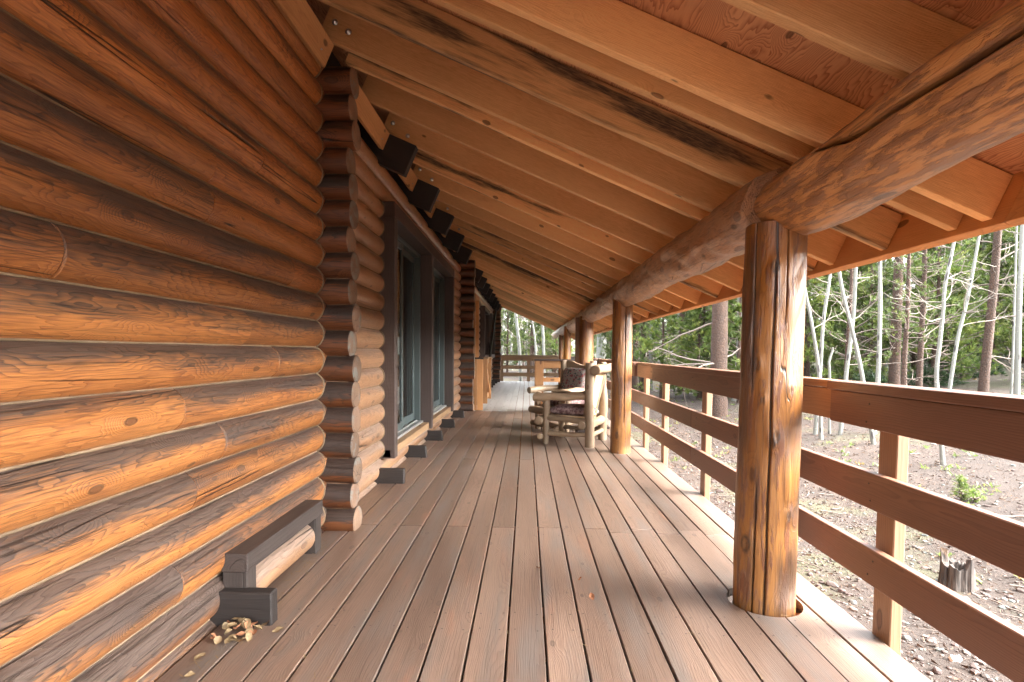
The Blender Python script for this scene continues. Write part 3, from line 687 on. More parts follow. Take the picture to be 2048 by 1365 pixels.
# ------------------------------------------------------------------ log posts
def pdisp(cracks, amp, knots=()):
    def fn(L, th, sd):
        c, s_ = math.cos(th), math.sin(th)
        v = amp*(nz(L*1.2+sd*30, c*0.9, s_*0.9)+0.3*nz(L*5+sd*11, c*2.5, s_*2.5))
        b = nz(L*2.6+sd*70, c*1.7+sd*7, s_*1.7)
        if b > 0.4: v += 0.035*(b-0.4)
        for (kt, kz, kr) in knots:
            d = math.hypot(((th-kt+math.pi) % (2*math.pi)-math.pi)*0.135, (L-kz)*0.6)/kr
            if d < 4: v += 0.011*math.exp(-(d/1.6)**2)-0.012*math.exp(-(d/0.6)**2)
        for (t0, z0, z1, wd) in cracks:
            if z0 < L < z1:
                fd = min(1, (L-z0)/0.12, (z1-L)/0.12); tt = t0+0.05*nz(L*2.2, t0*9)+0.012*nz(L*12, t0)
                d = (th-tt+math.pi) % (2*math.pi)-math.pi
                v -= 0.024*fd*math.exp(-(d/(wd*(0.4+0.6*fd)))**2)
        return v
    def mask(L, th, sd):
        m = 0.0
        for (kt, kz, kr) in knots:
            d = math.hypot(((th-kt+math.pi) % (2*math.pi)-math.pi)*0.135, (L-kz)*0.6)/kr
            if d < 2: m = max(m, 0.85*math.exp(-((d-0.85)/0.28)**2), 0.55*math.exp(-(d/0.7)**2))
        for (t0, z0, z1, wd) in cracks:
            if z0 < L < z1:
                fd = min(1, (L-z0)/0.12, (z1-L)/0.12); tt = t0+0.05*nz(L*2.2, t0*9)+0.012*nz(L*12, t0)
                d = (th-tt+math.pi) % (2*math.pi)-math.pi
                m = max(m, min(1, 1.3*fd)*math.exp(-(d/(wd*(0.4+0.6*fd)*0.9))**2))
        return m
    fn.mask = mask
    return fn
def post(x, y, r0, r1, ztop, cracks, na, seg, label, lean=0.0, zb=-0.3, knots=()):
    n = int((ztop-zb)/seg); ang = math.atan2(-y, -x)         # theta = 0 points towards -y
    mb = MB(); mb.tube([(lean*max(0, t), 0, zb+(ztop-zb)*t) for t in lin(0, 1, n)], [r0+(r1-r0)*t for t in lin(0, 1, n)], na, R.random(), pdisp(cracks, 0.008, knots), ref=(0, -1, 0), s0=zb)
    o = mb.build('log_post', M_POST); o.location = (x, y, 0)
    return tag(o, label, 'log post', 'log posts along the porch edge')
# theta grows from -y towards +x ; the camera sits at about -0.41 rad from -y, so left edge ~ -1.9, right edge ~ 1.1
post(1.142, 2.62, 0.139, 0.128, 1.775, [(-1.08, 0.95, 1.9, 0.022), (-0.36, -0.1, 1.62, 0.030), (-0.75, -0.2, 0.62, 0.024), (0.0, 1.3, 1.9, 0.018)], 300, 0.016,
     'thick cracked orange log post in the foreground, set in a round deck hole', 0.012,
     knots=[(-0.38, 1.57, 0.016), (-0.86, 1.13, 0.017), (-0.17, 0.81, 0.015), (-1.02, 0.30, 0.022), (-0.30, 0.78, 0.012), (-0.62, 0.97, 0.010), (0.25, 1.02, 0.014), (0.35, 0.45, 0.012)])
post(1.128, 6.55, 0.120, 0.117, 1.86, [(0.15, 0.3, 1.9, 0.03)], 140, 0.03, 'yellow-orange log post with a crack and small knots, right behind the log armchairs', knots=[(-0.6, 1.15, 0.014), (-0.5, 0.25, 0.016), (0.2, 1.6, 0.012)])
post(1.12, 10.4, 0.138, 0.132, 1.86, [(-0.2, 0.8, 1.9, 0.03)], 40, 0.05, 'stout log post beside the square timber post, third from the camera')
post(1.06, 14.4, 0.10, 0.095, 1.86, [], 24, 0.1, 'slim pale log post between the third post and the reddish far post')
post(1.145, 18.3, 0.085, 0.08, 1.86, [], 24, 0.1, 'slim reddish log post at the far corner of the porch')
mb = MB(); mb.box((0, 0, 0.92), (0.10, 0.10, 1.86), 2); o = mb.build('timber_post', M_RPOST); o.location = (0.985, 10.62, 0)
tag(o, 'square brown timber post standing just left of the third log post', 'post')

# ------------------------------------------------------------------ railing
rail = empty('porch_railing', (0, 0, 0), 'redwood board railing with a flat cap along the right edge of the deck', 'railing')
segs = [(-2.4, 2.56), (3.35, 6.15), (7.15, 10.1), (11.1, 14.0), (14.9, 22.2)]
for i, (a, b) in enumerate(segs):
    mb = MB(); mb.box((1.418, (a+b)/2, 0.951), (0.038, b-a, 0.142), 1); mb.build('top_board', M_RAIL, rail)
    mb = MB(); mb.box((1.447, (a+b)/2, 1.043), (0.13, b-a+0.006, 0.038), 1, ch=0.004); mb.build('cap', M_RAIL, rail)
for (a, b) in ((2.562, 3.348), (6.152, 7.148), (10.102, 11.098), (14.002, 14.898)):
    mb = MB(); mb.box((1.452, (a+b)/2, 0.951), (0.036, b-a, 0.14), 1); mb.build('short_board', M_RPOST, rail)
    mb = MB(); mb.box((1.474, (a+b)/2, 1.043), (0.085, b-a-0.01, 0.036), 1, ch=0.004); mb.build('short_cap', M_RPOST, rail)
for z0 in (0.617, 0.304):
    for a, b in ((-2.4, 4.78), (4.782, 11.0), (11.002, 22.2)):
        mb = MB(); mb.box((1.449, (a+b)/2, z0), (0.038, b-a, 0.150), 1, ch=0.004); mb.build('rail_board', M_RAIL, rail)
for yy in (-1.7, -0.4, 0.95, 2.29, 4.63, 6.0, 6.95, 8.4, 9.7, 11.0, 12.5, 14.4, 16.3, 18.3, 20.2, 22.2):
    mb = MB(); mb.box((1.515, yy, 0.36), (0.048, 0.115, 1.318), 2, ch=0.004); mb.build('post', M_RPOST, rail)
mb = MB()
for yy in (0.95, 2.29, 4.63, 6.0, 6.95, 8.4, 9.7):
    for z0, xx in ((0.617, 1.4295), (0.304, 1.4295), (0.951, 1.3985)):
        if xx < 1.4 and not any(a < yy < b for a, b in segs): continue
        for dz in (-0.035, 0.03):
            y1, z1 = yy+R.uniform(-.03, .03), z0+dz+R.uniform(-.01, .01)
            mb.tube([(xx+0.001, y1, z1), (xx-0.0012, y1, z1)], 0.0042, 8, bev=.0005)
tag(mb.build('nail_heads', M_NAIL, rail), kind='stuff')
fr = empty('end_railing', (0, 0, 0), 'weathered brown board railing across the far end of the porch', 'railing')
for zz, hh in ((0.93, 0.19), (0.572, 0.14), (0.28, 0.15)):
    mb = MB(); mb.box((0.2, 22.3, zz), (2.5, 0.04, hh), 0); mb.build('rail_board', M_RAILW, fr)
mb = MB(); mb.box((0.2, 22.31, 1.047), (2.5, 0.14, 0.038), 0); mb.build('cap', M_RAILW, fr)
for xx in (0.09, 1.38, -1.0):
    mb = MB(); mb.box((xx, 22.37, 0.35), (0.13, 0.09, 1.3), 2); mb.build('post', M_RAILW, fr)
# cross fence with gateway, where the brown deck meets the grey deck
fe = empty('cross_fence', (0, 0, 0), 'short brown fence section with a dark cap crossing the deck behind the armchairs', 'fence')
mb = MB(); mb.box((0.262, 11.02, 0.505), (0.165, 0.09, 1.01), 2); mb.box((0.175, 11.07, 0.52), (0.012, 0.16, 1.0), 2); mb.build('post', M_CEDAR, fe)
for zz, hh in ((0.945, 0.145), (0.635, 0.085), (0.25, 0.14)):
    mb = MB(); mb.box((0.85, 11.02, zz), (1.008, 0.04, hh), 0); mb.build('rail_board', M_CEDAR, fe)
mb = MB(); mb.box((0.79, 11.03, 1.030), (1.26, 0.15, 0.034), 0); mb.build('cap', M_FRAME, fe)
gp = empty('gate_post', (0, 0, 0), 'boxed cedar gate post with dark cap beside the cabin corner', 'gate post')
mb = MB(); mb.box((-0.93, 11.06, 0.515), (0.115, 0.05, 1.03), 2); mb.box((-1.02, 11.06, 0.515), (0.05, 0.05, 1.03), 2); mb.build('post', M_CEDAR, gp)
mb = MB(); mb.box((-0.965, 11.07, 1.052), (0.20, 0.14, 0.036), 0); mb.build('cap', M_DARK, gp)
gl = empty('deck_gate', (0, 0, 0), 'open cedar gate with a slanting brace folded back against the cabin wall', 'gate')
for yy in (11.25, 12.45):
    mb = MB(); mb.box((-0.84, yy, 0.58), (0.09, 0.04, 0.92), 2); mb.build('stile', M_CEDAR, gl)
for zz in (0.98, 0.60, 0.22):
    mb = MB(); mb.box((-0.86, 11.85, zz), (0.035, 1.16, 0.10), 1); mb.build('rail', M_CEDAR, gl)
mb = MB(); mb.box((-0.825, 11.85, 0.59), (0.03, 1.38, 0.085), 1, rot=Matrix.Rotation(math.radians(-29), 3, 'X')); mb.build('brace', M_CEDAR, gl)
mb = MB(); mb.box((-0.85, 11.85, 1.055), (0.13, 1.3, 0.03), 1); mb.build('cap', M_RAILW, gl)

# ------------------------------------------------------------------ helpers for movable things
def sub(mb, name, mat, parent, base):
    """child mesh given in world coordinates, parent Empty standing at base"""
    return mb.build(name, mat, parent) if base is None else _off(mb, name, mat, parent, base)
def _off(mb, name, mat, parent, base):
    mb.v = [(p[0]-base[0], p[1]-base[1], p[2]-base[2]) for p in mb.v]
    return mb.build(name, mat, parent)
def pole(mb, p0, p1, r0, r1=None, na=20, bow=0.0, amp=0.05, n=14, dome=0.004):
    r1 = r0 if r1 is None else r1; p0, p1 = Vector(p0), Vector(p1); sd = R.random(); sdv = sd*60
    pts = [p0.lerp(p1, t)+Vector((nz(t*2+sdv, 1), nz(t*2+sdv, 2), nz(t*2+sdv, 3)))*bow*math.sin(math.pi*t) for t in lin(0, 1, n)]
    mb.tube(pts, [(r0+(r1-r0)*t)*(1+amp*nz(t*4+sdv, 5)) for t in lin(0, 1, n)], na, sd, lambda L, th, q: 0.003*nz(L*7+q*40, math.cos(th)*1.5, math.sin(th)*1.5), bev=0.006, dome=dome)
def cushion(name, c, ax, ay, az, mat, puff=0.32):
    """pillow shape: half sizes along three given vectors"""
    mb = MB(); n = 22; V = []; F = []
    def pt(u, v, sgn):
        e = (1-abs(u)**5)*(1-abs(v)**5); h = max(0, e)**0.45
        h *= 1+0.10*nz(u*2+c.x*9, v*2, sgn)-0.05*math.cos(u*6)*math.cos(v*6)
        k = 1-0.05*(abs(u)*abs(v))**2
        return c+ax*u*k+ay*v*k+az*(sgn*h)
    for sgn in (1, -1):
        o = len(V)
        for j in range(n+1):
            for i in range(n+1):
                u = math.sin((i/n*2-1)*math.pi/2); v = math.sin((j/n*2-1)*math.pi/2); V.append(pt(u, v, sgn))
        for j in range(n):
            for i in range(n):
                a = o+j*(n+1)+i; q = [a, a+1, a+n+2, a+n+1]; F.append(q if sgn > 0 else q[::-1])
    mb.add([p-c for p in V], [p-c for p in V], F, R.random(), True)
    o = mb.build(name, mat); o.location = c; return o

def chair(o, f, w_, W, label, crest, facing_panel):
    o, f, w_ = Vector(o), Vector(f).normalized(), Vector(w_).normalized()
    base = o+f*0.28+w_*W/2; base.z = 0
    root = empty('log_armchair', base, label, 'armchair', 'log armchairs on the porch')
    P = lambda a, b, z: o+f*a+w_*b+Vector((0, 0, z))
    for b, nm in ((0, 'n'), (W, 'f')):
        mb = MB(); pole(mb, P(0, b, 0), P(0.015, b, 1.05), 0.060, 0.053, bow=0.03); _off(mb, 'back_leg', M_CHAIR, root, base)
        mb = MB(); pole(mb, P(0.585, b, 0), P(0.575, b, 0.575), 0.038, 0.048, bow=0.02, amp=0.10); _off(mb, 'front_leg', M_CHAIR, root, base)
        mb = MB(); s_ = 1 if b else -1
        pole(mb, P(0.0, b+0.0*s_, 0.628), P(0.735, b+0.035*s_, 0.60), 0.046, 0.052, bow=0.06, amp=0.12, dome=0.01); _off(mb, 'arm', M_CHAIR, root, base)
        mb = MB(); pole(mb, P(0.03, b, 0.315), P(0.56, b, 0.345), 0.038, 0.038, bow=0.02); _off(mb, 'seat_rail', M_CHAIR, root, base)
        mb = MB(); pole(mb, P(0.02, b, 0.145), P(0.57, b, 0.14), 0.030, 0.030, bow=0.03); _off(mb, 'stretcher', M_CHAIR, root, base)
    mb = MB(); pole(mb, P(0.66, -0.07, 0.305), P(0.66, W+0.07, 0.305), 0.054, 0.056, bow=0.02); _off(mb, 'front_rail', M_CHAIR, root, base)
    mb = MB(); pole(mb, P(0.09, -0.06, 0.272), P(0.09, W+0.06, 0.272), 0.050, 0.05, bow=0.02); _off(mb, 'rear_rail', M_CHAIR, root, base)
    mb = MB(); pole(mb, P(0.645, -0.06, 0.10), P(0.645, W+0.06, 0.10), 0.040, 0.042, bow=0.05, amp=0.2); _off(mb, 'front_stretcher', M_CHAIR, root, base)
    mb = MB(); pole(mb, P(0.01, 0.0, 0.28), P(0.01, W, 0.28), 0.052, 0.058, bow=0.02); _off(mb, 'back_rail', M_CHAIR, root, base)
    mb = MB(); pole(mb, P(0.0, 0.0, 0.13), P(0.0, W, 0.135), 0.028, bow=0.02); _off(mb, 'back_stretcher', M_CHAIR, root, base)
    # seat slats
    mb = MB(); rz = Matrix((f, w_, Vector((0, 0, 1)))).transposed()
    mb.box(P(0.33, W/2, 0.362), (0.52, W-0.08, 0.022), 1, rot=rz, ch=0.004); _off(mb, 'seat_board', M_PANEL, root, base)
    if crest == 'log':
        mb = MB(); pole(mb, P(-0.075, -0.06, 0.965), P(-0.075, W+0.12, 0.985), 0.060, 0.056, bow=0.03, n=20); _off(mb, 'crest_log', M_CHAIR, root, base)
    else:
        mb = MB(); n = 18; vs, fs = [], []
        top = lambda t: 1.02+0.035*math.sin(t*2*math.pi*0.95+2.6)
        for i in range(n+1):
            t = i/n
            for da, z in ((-0.045, top(t)-0.10), (0.0, top(t)-0.10), (0.0, top(t)), (-0.045, top(t))): vs.append(P(da, 0.03+(W-0.06)*t, z+0.01*nz(t*5, z)))
        for i in range(n):
            for k in range(4):
                a = i*4+k; b = i*4+(k+1) % 4; fs.append([a, a+4, b+4, b])
        fs += [[0, 1, 2, 3], [n*4+3, n*4+2, n*4+1, n*4]]
        gcs = [((p-o).dot(w_), (p-o).dot(f), p.z) for p in vs]
        mb.add(vs, gcs, fs, R.random(), False); _off(mb, 'crest_board', M_CHAIR, root, base)
    # leaning back: centre panel between poles
    up = (P(-0.03, 0, 0.95)-P(0.11, 0, 0.30)); Lp = up.length; up.normalize(); nrm = w_.cross(up).normalized()
    rp = Matrix((w_, up, w_.cross(up))).transposed()
    mb = MB(); mb.box(P(0.04, W/2, 0.625), (W-0.24, Lp, 0.026), 1, rot=rp, ch=0.005); pan = _off(mb, 'back_panel', M_PANEL, root, base)
    for b in (0.085, W-0.085):
        mb = MB(); pole(mb, P(0.11, b, 0.29), P(-0.03, b, 0.95), 0.03, 0.034, bow=0.015); _off(mb, 'back_pole', M_CHAIR, root, base)
    if facing_panel:
        mb = MB(); q = random.Random(5)
        back = -f
        nb = (back-up*back.dot(up)).normalized()
        for k in range(26):     # a sprig of green strokes painted on the back
            u, v = q.uniform(-0.10, 0.12), q.uniform(0.02, 0.23)
            c = P(0.04, W/2, 0.625)+w_*u+up*v+nb*0.0148; a = q.uniform(0, 6.28); d1 = w_*math.cos(a)+up*math.sin(a); d2 = w_*-math.sin(a)+up*math.cos(a); l, h = q.uniform(.010, .026), q.uniform(.003, .006)
            mb.add([c-d1*l-d2*h, c+d1*l-d2*h*.4, c+d1*l+d2*h*.4, c-d1*l+d2*h], [(0, 0, 0)]*4, [[0, 1, 2, 3]], q.random())
        mb2 = mb; mb2.v = [(p[0]-base[0], p[1]-base[1], p[2]-base[2]) for p in mb2.v]; mb2.build('painted_sprig', M_GREENPAINT, pan)
    return P, f, w_, up
Z3 = Vector((0, 0, 1))
P1, f1, w1_, up1 = chair((0.80, 6.86, 0), (-0.93, 0.367, 0), (0.367, 0.93, 0), 0.67, 'peeled log armchair with round log crest, nearer the camera, its back to the railing', 'log', True)
tag(cushion('seat_cushion', P1(0.315, 0.335, 0.43), f1*0.265, w1_*0.27, Z3*0.062, M_MAUVE), 'mauve patterned seat cushion on the nearer log armchair', 'cushion', 'armchair cushions')
P2, f2_, w2_, up2 = chair((1.03, 8.42, 0), (-0.74, -0.672, 0), (-0.672, 0.74, 0), 0.62, 'peeled log armchair with wavy crest board, farther one, turned towards the camera', 'wavy', False)
tag(cushion('seat_cushion', P2(0.315, 0.31, 0.43), f2_*0.265, w2_*0.25, Z3*0.058, M_MAUVE), 'mauve seat cushion under the floral back cushion, on the farther armchair', 'cushion', 'armchair cushions')
tag(cushion('back_cushion', P2(0.12, 0.31, 0.70), w2_*0.235, up2*0.25, w2_.cross(up2)*0.06, M_FLORAL), 'floral back cushion leaning in the farther log armchair', 'cushion', 'armchair cushions')
ft = empty('low_bench', (0.92, 7.78, 0), 'low dark wooden step standing between the two armchairs', 'step')
mb = MB(); mb.box((0, 0, 0.135), (0.50, 0.24, 0.03), 0); mb.build('top', M_FRAME, ft)
for xx in (-0.2, 0.2):
    mb = MB(); mb.box((xx, 0, 0.06), (0.03, 0.2, 0.119), 2); mb.build('leg', M_FRAME, ft)
mb = MB(); mb.box((0, -0.11, 0.085), (0.368, 0.02, 0.068), 0); mb.build('apron', M_FRAME, ft)

# ------------------------------------------------------------------ dry leaves on the deck
def leafmesh(q, L=0.05, Wd=0.042):
    mb = MB(); n = 6; vs, fs = [], []; cu, cv = q.uniform(8, 22), q.uniform(3, 12)
    for i in range(n+1):
        t = i/n; hw = Wd/2*max(0.0, math.sin(math.pi*min(1, (t*0.94+0.03)))**0.65)
        for j in range(5):
            s_ = j/4*2-1; x, y = (t-0.5)*L, s_*hw; vs.append((x, y, cu*y*y*1.6+cv*x*x+0.002*math.sin(x*200+y*90)))
    for i in range(n):
        for j in range(4):
            a = i*5+j; fs.append([a, a+1, a+6, a+5])
    mb.add(vs, vs, fs, q.random(), True); return mb
q = random.Random(21)
for k in range(30):
    mb = leafmesh(q, q.uniform(0.032, 0.05), q.uniform(0.026, 0.040)); o = mb.build('dry_leaf', M_LEAF if q.random() < 0.8 else M_LEAFR)
    if k < 27:
        u, v = q.random(), q.random()
        x = -1.262+0.20*u*(0.6+0.4*(1-v)); y = 2.262-0.13*v; z = 0.008+0.045*(1-v)*(1-abs(u-0.35)*1.2)*q.uniform(0.3, 1.0)
        o.location = (x, y, max(0.006, z)); o.rotation_euler = (q.uniform(-.8, .8), q.uniform(-.8, .8), q.uniform(0, 6.28))
        tag(o, 'curled dry leaf in the pile against the nearest dark beam end', 'leaf', 'dry leaves piled by the wall')
    else:
        x, y, lab = ((-1.03, 2.23, 'pale dry leaf lying just right of the nearest dark beam end'), (-1.235, 2.02, 'pale dry leaf by the wall, in front of the leaf pile'), (-1.2, 1.90, 'dry leaf by the wall at the bottom edge of the view'))[k-27]
        o.location = (x, y, 0.007); o.rotation_euler = (q.uniform(-.3, .3), q.uniform(-.3, .3), q.uniform(0, 6.28)); tag(o, lab, 'leaf', 'single dry leaves')
for (x, y, lab, L) in ((at(1077, 1138, 3).x, 0, '', 0), ):
    pass
def ondeck(px, py):
    d = r3*(px-1024)/FPX - u3*(py-682.5-70.3)/FPX + f2; t = -CAM_H/d.z; return d*t+Vector((0, 0, CAM_H))
for (px, py, lab, L) in ((1077, 1139, 'dark curled leaf beside a deck gap, farthest of the three in mid deck', 0.035), (1160, 1161, 'small russet husk in mid deck, middle of the three scraps', 0.03), (1184, 1197, 'split russet husk in mid deck, nearest of the three scraps', 0.045),
                         (1012, 846, 'dark scrap on a deck gap near the grey deck', 0.03), (1131, 904, 'pale husk on the deck in front of the near armchair', 0.03)):
    p = ondeck(px, py); o = leafmesh(q, L, L*0.6).build('leaf_scrap', M_LEAFR if 'pale' not in lab else M_LEAF); o.location = (p.x, p.y, 0.008); o.rotation_euler = (0.4, 0.3, q.uniform(0, 6)); tag(o, lab, 'leaf scrap')

mb = MB(); q = random.Random(8)
for k in range(420):
    if q.random() < .55: x = q.choice(GX[1:-1])+q.gauss(0, .006); y = q.uniform(1.6, 9)
    elif q.random() < .6: x = -1.24+abs(q.gauss(0, .06)); y = q.uniform(1.6, 3.4)
    else: x = q.uniform(-1.2, 1.4); y = q.uniform(1.6, 8)
    a = q.uniform(0, 6.28); l = q.uniform(.003, .02); hw = q.uniform(.0007, .0022); ca_, sa_ = math.cos(a), math.sin(a); z = .0025+q.uniform(0, .002)
    mb.add([(x-ca_*l-sa_*hw, y-sa_*l+ca_*hw, z), (x-ca_*l+sa_*hw, y-sa_*l-ca_*hw, z), (x+ca_*l+sa_*hw, y+sa_*l-ca_*hw, z+.002), (x+ca_*l-sa_*hw, y+sa_*l+ca_*hw, z+.002)], [(0, 0, 0)]*4, [[0, 1, 2, 3]], q.random())
tag(mb.build('deck_litter', M_LEAF), kind='stuff')
# ------------------------------------------------------------------ trees
def rv(q, s_=1.0): return Vector((q.uniform(-1, 1), q.uniform(-1, 1), q.uniform(-1, 1)))*s_
def branchpath(q, p, d, L, n=6, wig=0.25, up=0.0):
    pts = [Vector(p)]; d = Vector(d).normalized()
    for i in range(n):
        d = (d+rv(q, wig)+Vector((0, 0, up))).normalized(); pts.append(pts[-1]+d*L/n)
    return pts
def aspen_parts(q, path, r0, r1, nbr, bl, zmin=0.35, twig=True, na=10):
    n = 26; N = len(path)-1; pts = []
    for i in range(n):
        t = i/(n-1)*N; k = min(int(t), N-1); u = t-k
        a = path[max(k-1, 0)]; b = path[k]; c = path[k+1]; d = path[min(k+2, N)]
        p = 0.5*((2*b)+(c-a)*u+(2*a-5*b+4*c-d)*u*u+(3*b-a-3*c+d)*u**3); pts.append(p)
    tm = MB(); sd = q.random()
    tm.tube(pts, [0.85*(r0+(r1-r0)*(i/(n-1)))*(1.25 if i == 0 else 1) for i in range(n)], na, sd, lambda L, th, s_: 0.05*r0*nz(L*4+s_*50, math.cos(th), math.sin(th)))
    br = MB()
    for k in range(nbr):
        t = q.uniform(zmin, 0.97); i = int(t*(n-1)); az = q.uniform(0, 6.28); rr = r0+(r1-r0)*t
        d = Vector((math.cos(az), math.sin(az), q.uniform(-0.15, 0.55))); L = bl*q.uniform(0.5, 1.2)*(1.15-t*0.6)
        bp = branchpath(q, pts[i], d, L, 7, 0.28, 0.06); br.tube(bp, [rr*0.24*(1-0.8*j/7)+0.0022 for j in range(8)], 5, q.random(), caps=(False, False))
        if twig:
            for m in range(5):
                j = q.randint(2, 6); dd = (bp[j]-bp[j-1]).normalized()+rv(q, 0.9)
                tp = branchpath(q, bp[j], dd, L*q.uniform(.25, .5), 4, 0.35, 0.08); br.tube(tp, [0.0045, 0.004, 0.0035, 0.003, 0.002], 4, q.random(), caps=(False, False))
    return tm, br
def aspen_here(pixels, Y, r0, label, nbr=6, bl=1.0, ext=2.5, seed=1, zmin=0.35, group=None, twig=True, rt=0.55):
    q = random.Random(seed); path = [at(px, py, Y) for px, py in pixels]
    g0 = path[0]; g0.z = gz(g0.x, g0.y)-0.05
    d = (path[-1]-path[-2]).normalized(); path.append(path[-1]+(d+Vector((0, 0, 0.6))).normalized()*ext*0.5); path.append(path[-1]+(Vector((q.uniform(-.1, .1), 0, 1))).normalized()*ext*0.5)
    base = path[0].copy(); path = [p-base for p in path]
    tm, br = aspen_parts(q, path, r0, r0*rt, nbr, bl, zmin, twig)
    root = empty('aspen_tree', base, label, 'tree', group)
    tm.build('trunk', M_ASPEN, root)
    if br.v: br.build('branches', M_TWIG, root)
    return root
aspen_here([(1642, 890), (1638, 748), (1622, 640), (1607, 560)], 9.3, 0.036, 'slim aspen leaning left, left stem of the V right of the foreground post', 5, 0.9, 2.5, 2)
aspen_here([(1630, 868), (1640, 748), (1647, 640), (1661, 545)], 9.9, 0.040, 'slim aspen leaning right, right stem of the V right of the foreground post', 5, 1.0, 2.5, 3)
aspen_here([(1748, 895), (1724, 751), (1704, 660), (1683, 572)], 8.6, 0.038, 'bent aspen leaning left between the V-shaped pair and the straight white aspen', 6, 0.9, 2.0, 4)
aspen_here([(1680, 873), (1692, 752), (1706, 640), (1712, 530)], 9.6, 0.040, 'aspen crossing behind the bent aspen, leaning right', 5, 0.8, 2.5, 5)
aspen_here([(1747, 882), (1756, 755), (1760, 620), (1760, 520)], 9.4, 0.045, 'straight smooth white aspen trunk just left of the reddish pine trunk', 3, 0.8, 3.0, 6, 0.5)
aspen_here([(1887, 934), (1873, 765), (1879, 690), (1886, 625), (1890, 570), (1905, 500)], 7.1, 0.030, 'young crooked aspen full of bare twigs, its base beyond the middle rail', 16, 0.75, 1.2, 7, 0.38)
aspen_here([(1893, 780), (1913, 690), (1932, 610), (1950, 520)], 10.5, 0.040, 'greenish aspen leaning right behind the young crooked aspen', 10, 0.9, 2.0, 8, 0.3)
aspen_here([(1963, 690), (1965, 600), (1970, 500), (1975, 400)], 24.0, 0.24, 'thick white aspen with black base, left of the dark pine trunk', 5, 2.0, 8, 9, 0.5)
aspen_here([(1998, 690), (2006, 600), (2012, 500), (2020, 420)], 23.0, 0.17, 'white aspen with black scars, right of the dark pine trunk', 5, 2.0, 8, 10, 0.5)
aspen_here([(2034, 815), (2036, 700), (2040, 560), (2046, 440)], 10.2, 0.056, 'smooth white aspen trunk at the right edge of the view', 3, 0.9, 3, 11, 0.5)
aspen_here([(2022, 800), (2026, 700), (2030, 560), (2034, 440)], 11.5, 0.028, 'thin grey sapling just left of the right-edge aspen', 6, 0.7, 3, 12, 0.3)
aspen_here([(1660, 830), (1659, 750), (1658, 725), (1664, 705)], 9.8, 0.028, 'short dead crooked stem with a snapped top, beside the V-shaped aspens', 1, 0.3, 0.08, 13, 0.8)
aspen_here([(1375, 742), (1377, 690), (1377, 650), (1379, 600)], 26, 0.11, 'pale aspen trunk left of the big pine, seen over the middle railing', 6, 1.2, 6, 14, 0.6)
aspen_here([(1387, 745), (1389, 690), (1390, 640), (1390, 600)], 30, 0.13, 'whiter aspen trunk close behind the pale one left of the big pine', 4, 1.2, 7, 15, 0.6)
aspen_here([(1042, 772), (1039, 700), (1034, 650), (1030, 600)], 25.4, 0.10, 'white aspen with spreading bare branches beyond the end railing', 16, 2.6, 6, 16, 0.3)
aspen_here([(1073, 745), (1071, 690), (1066, 650), (1063, 620)], 31, 0.07, 'thin white aspen in the middle of the gap beyond the end railing', 8, 1.6, 6, 17, 0.4)
aspen_here([(1088, 745), (1087, 690), (1085, 650), (1083, 620)], 33, 0.12, 'white aspen beyond the end railing, nearest the far posts', 8, 1.6, 6, 18, 0.4)
aspen_here([(1200, 740), (1203, 700), (1203, 660), (1204, 600)], 29, 0.34, 'broad pale aspen trunk seen between the third and second log posts', 4, 1.6, 7, 19, 0.6)
aspen_here([(1476, 740), (1476, 690), (1477, 620), (1478, 560)], 16, 0.06, 'white aspen just left of the foreground post', 4, 1.2, 4, 20, 0.6)

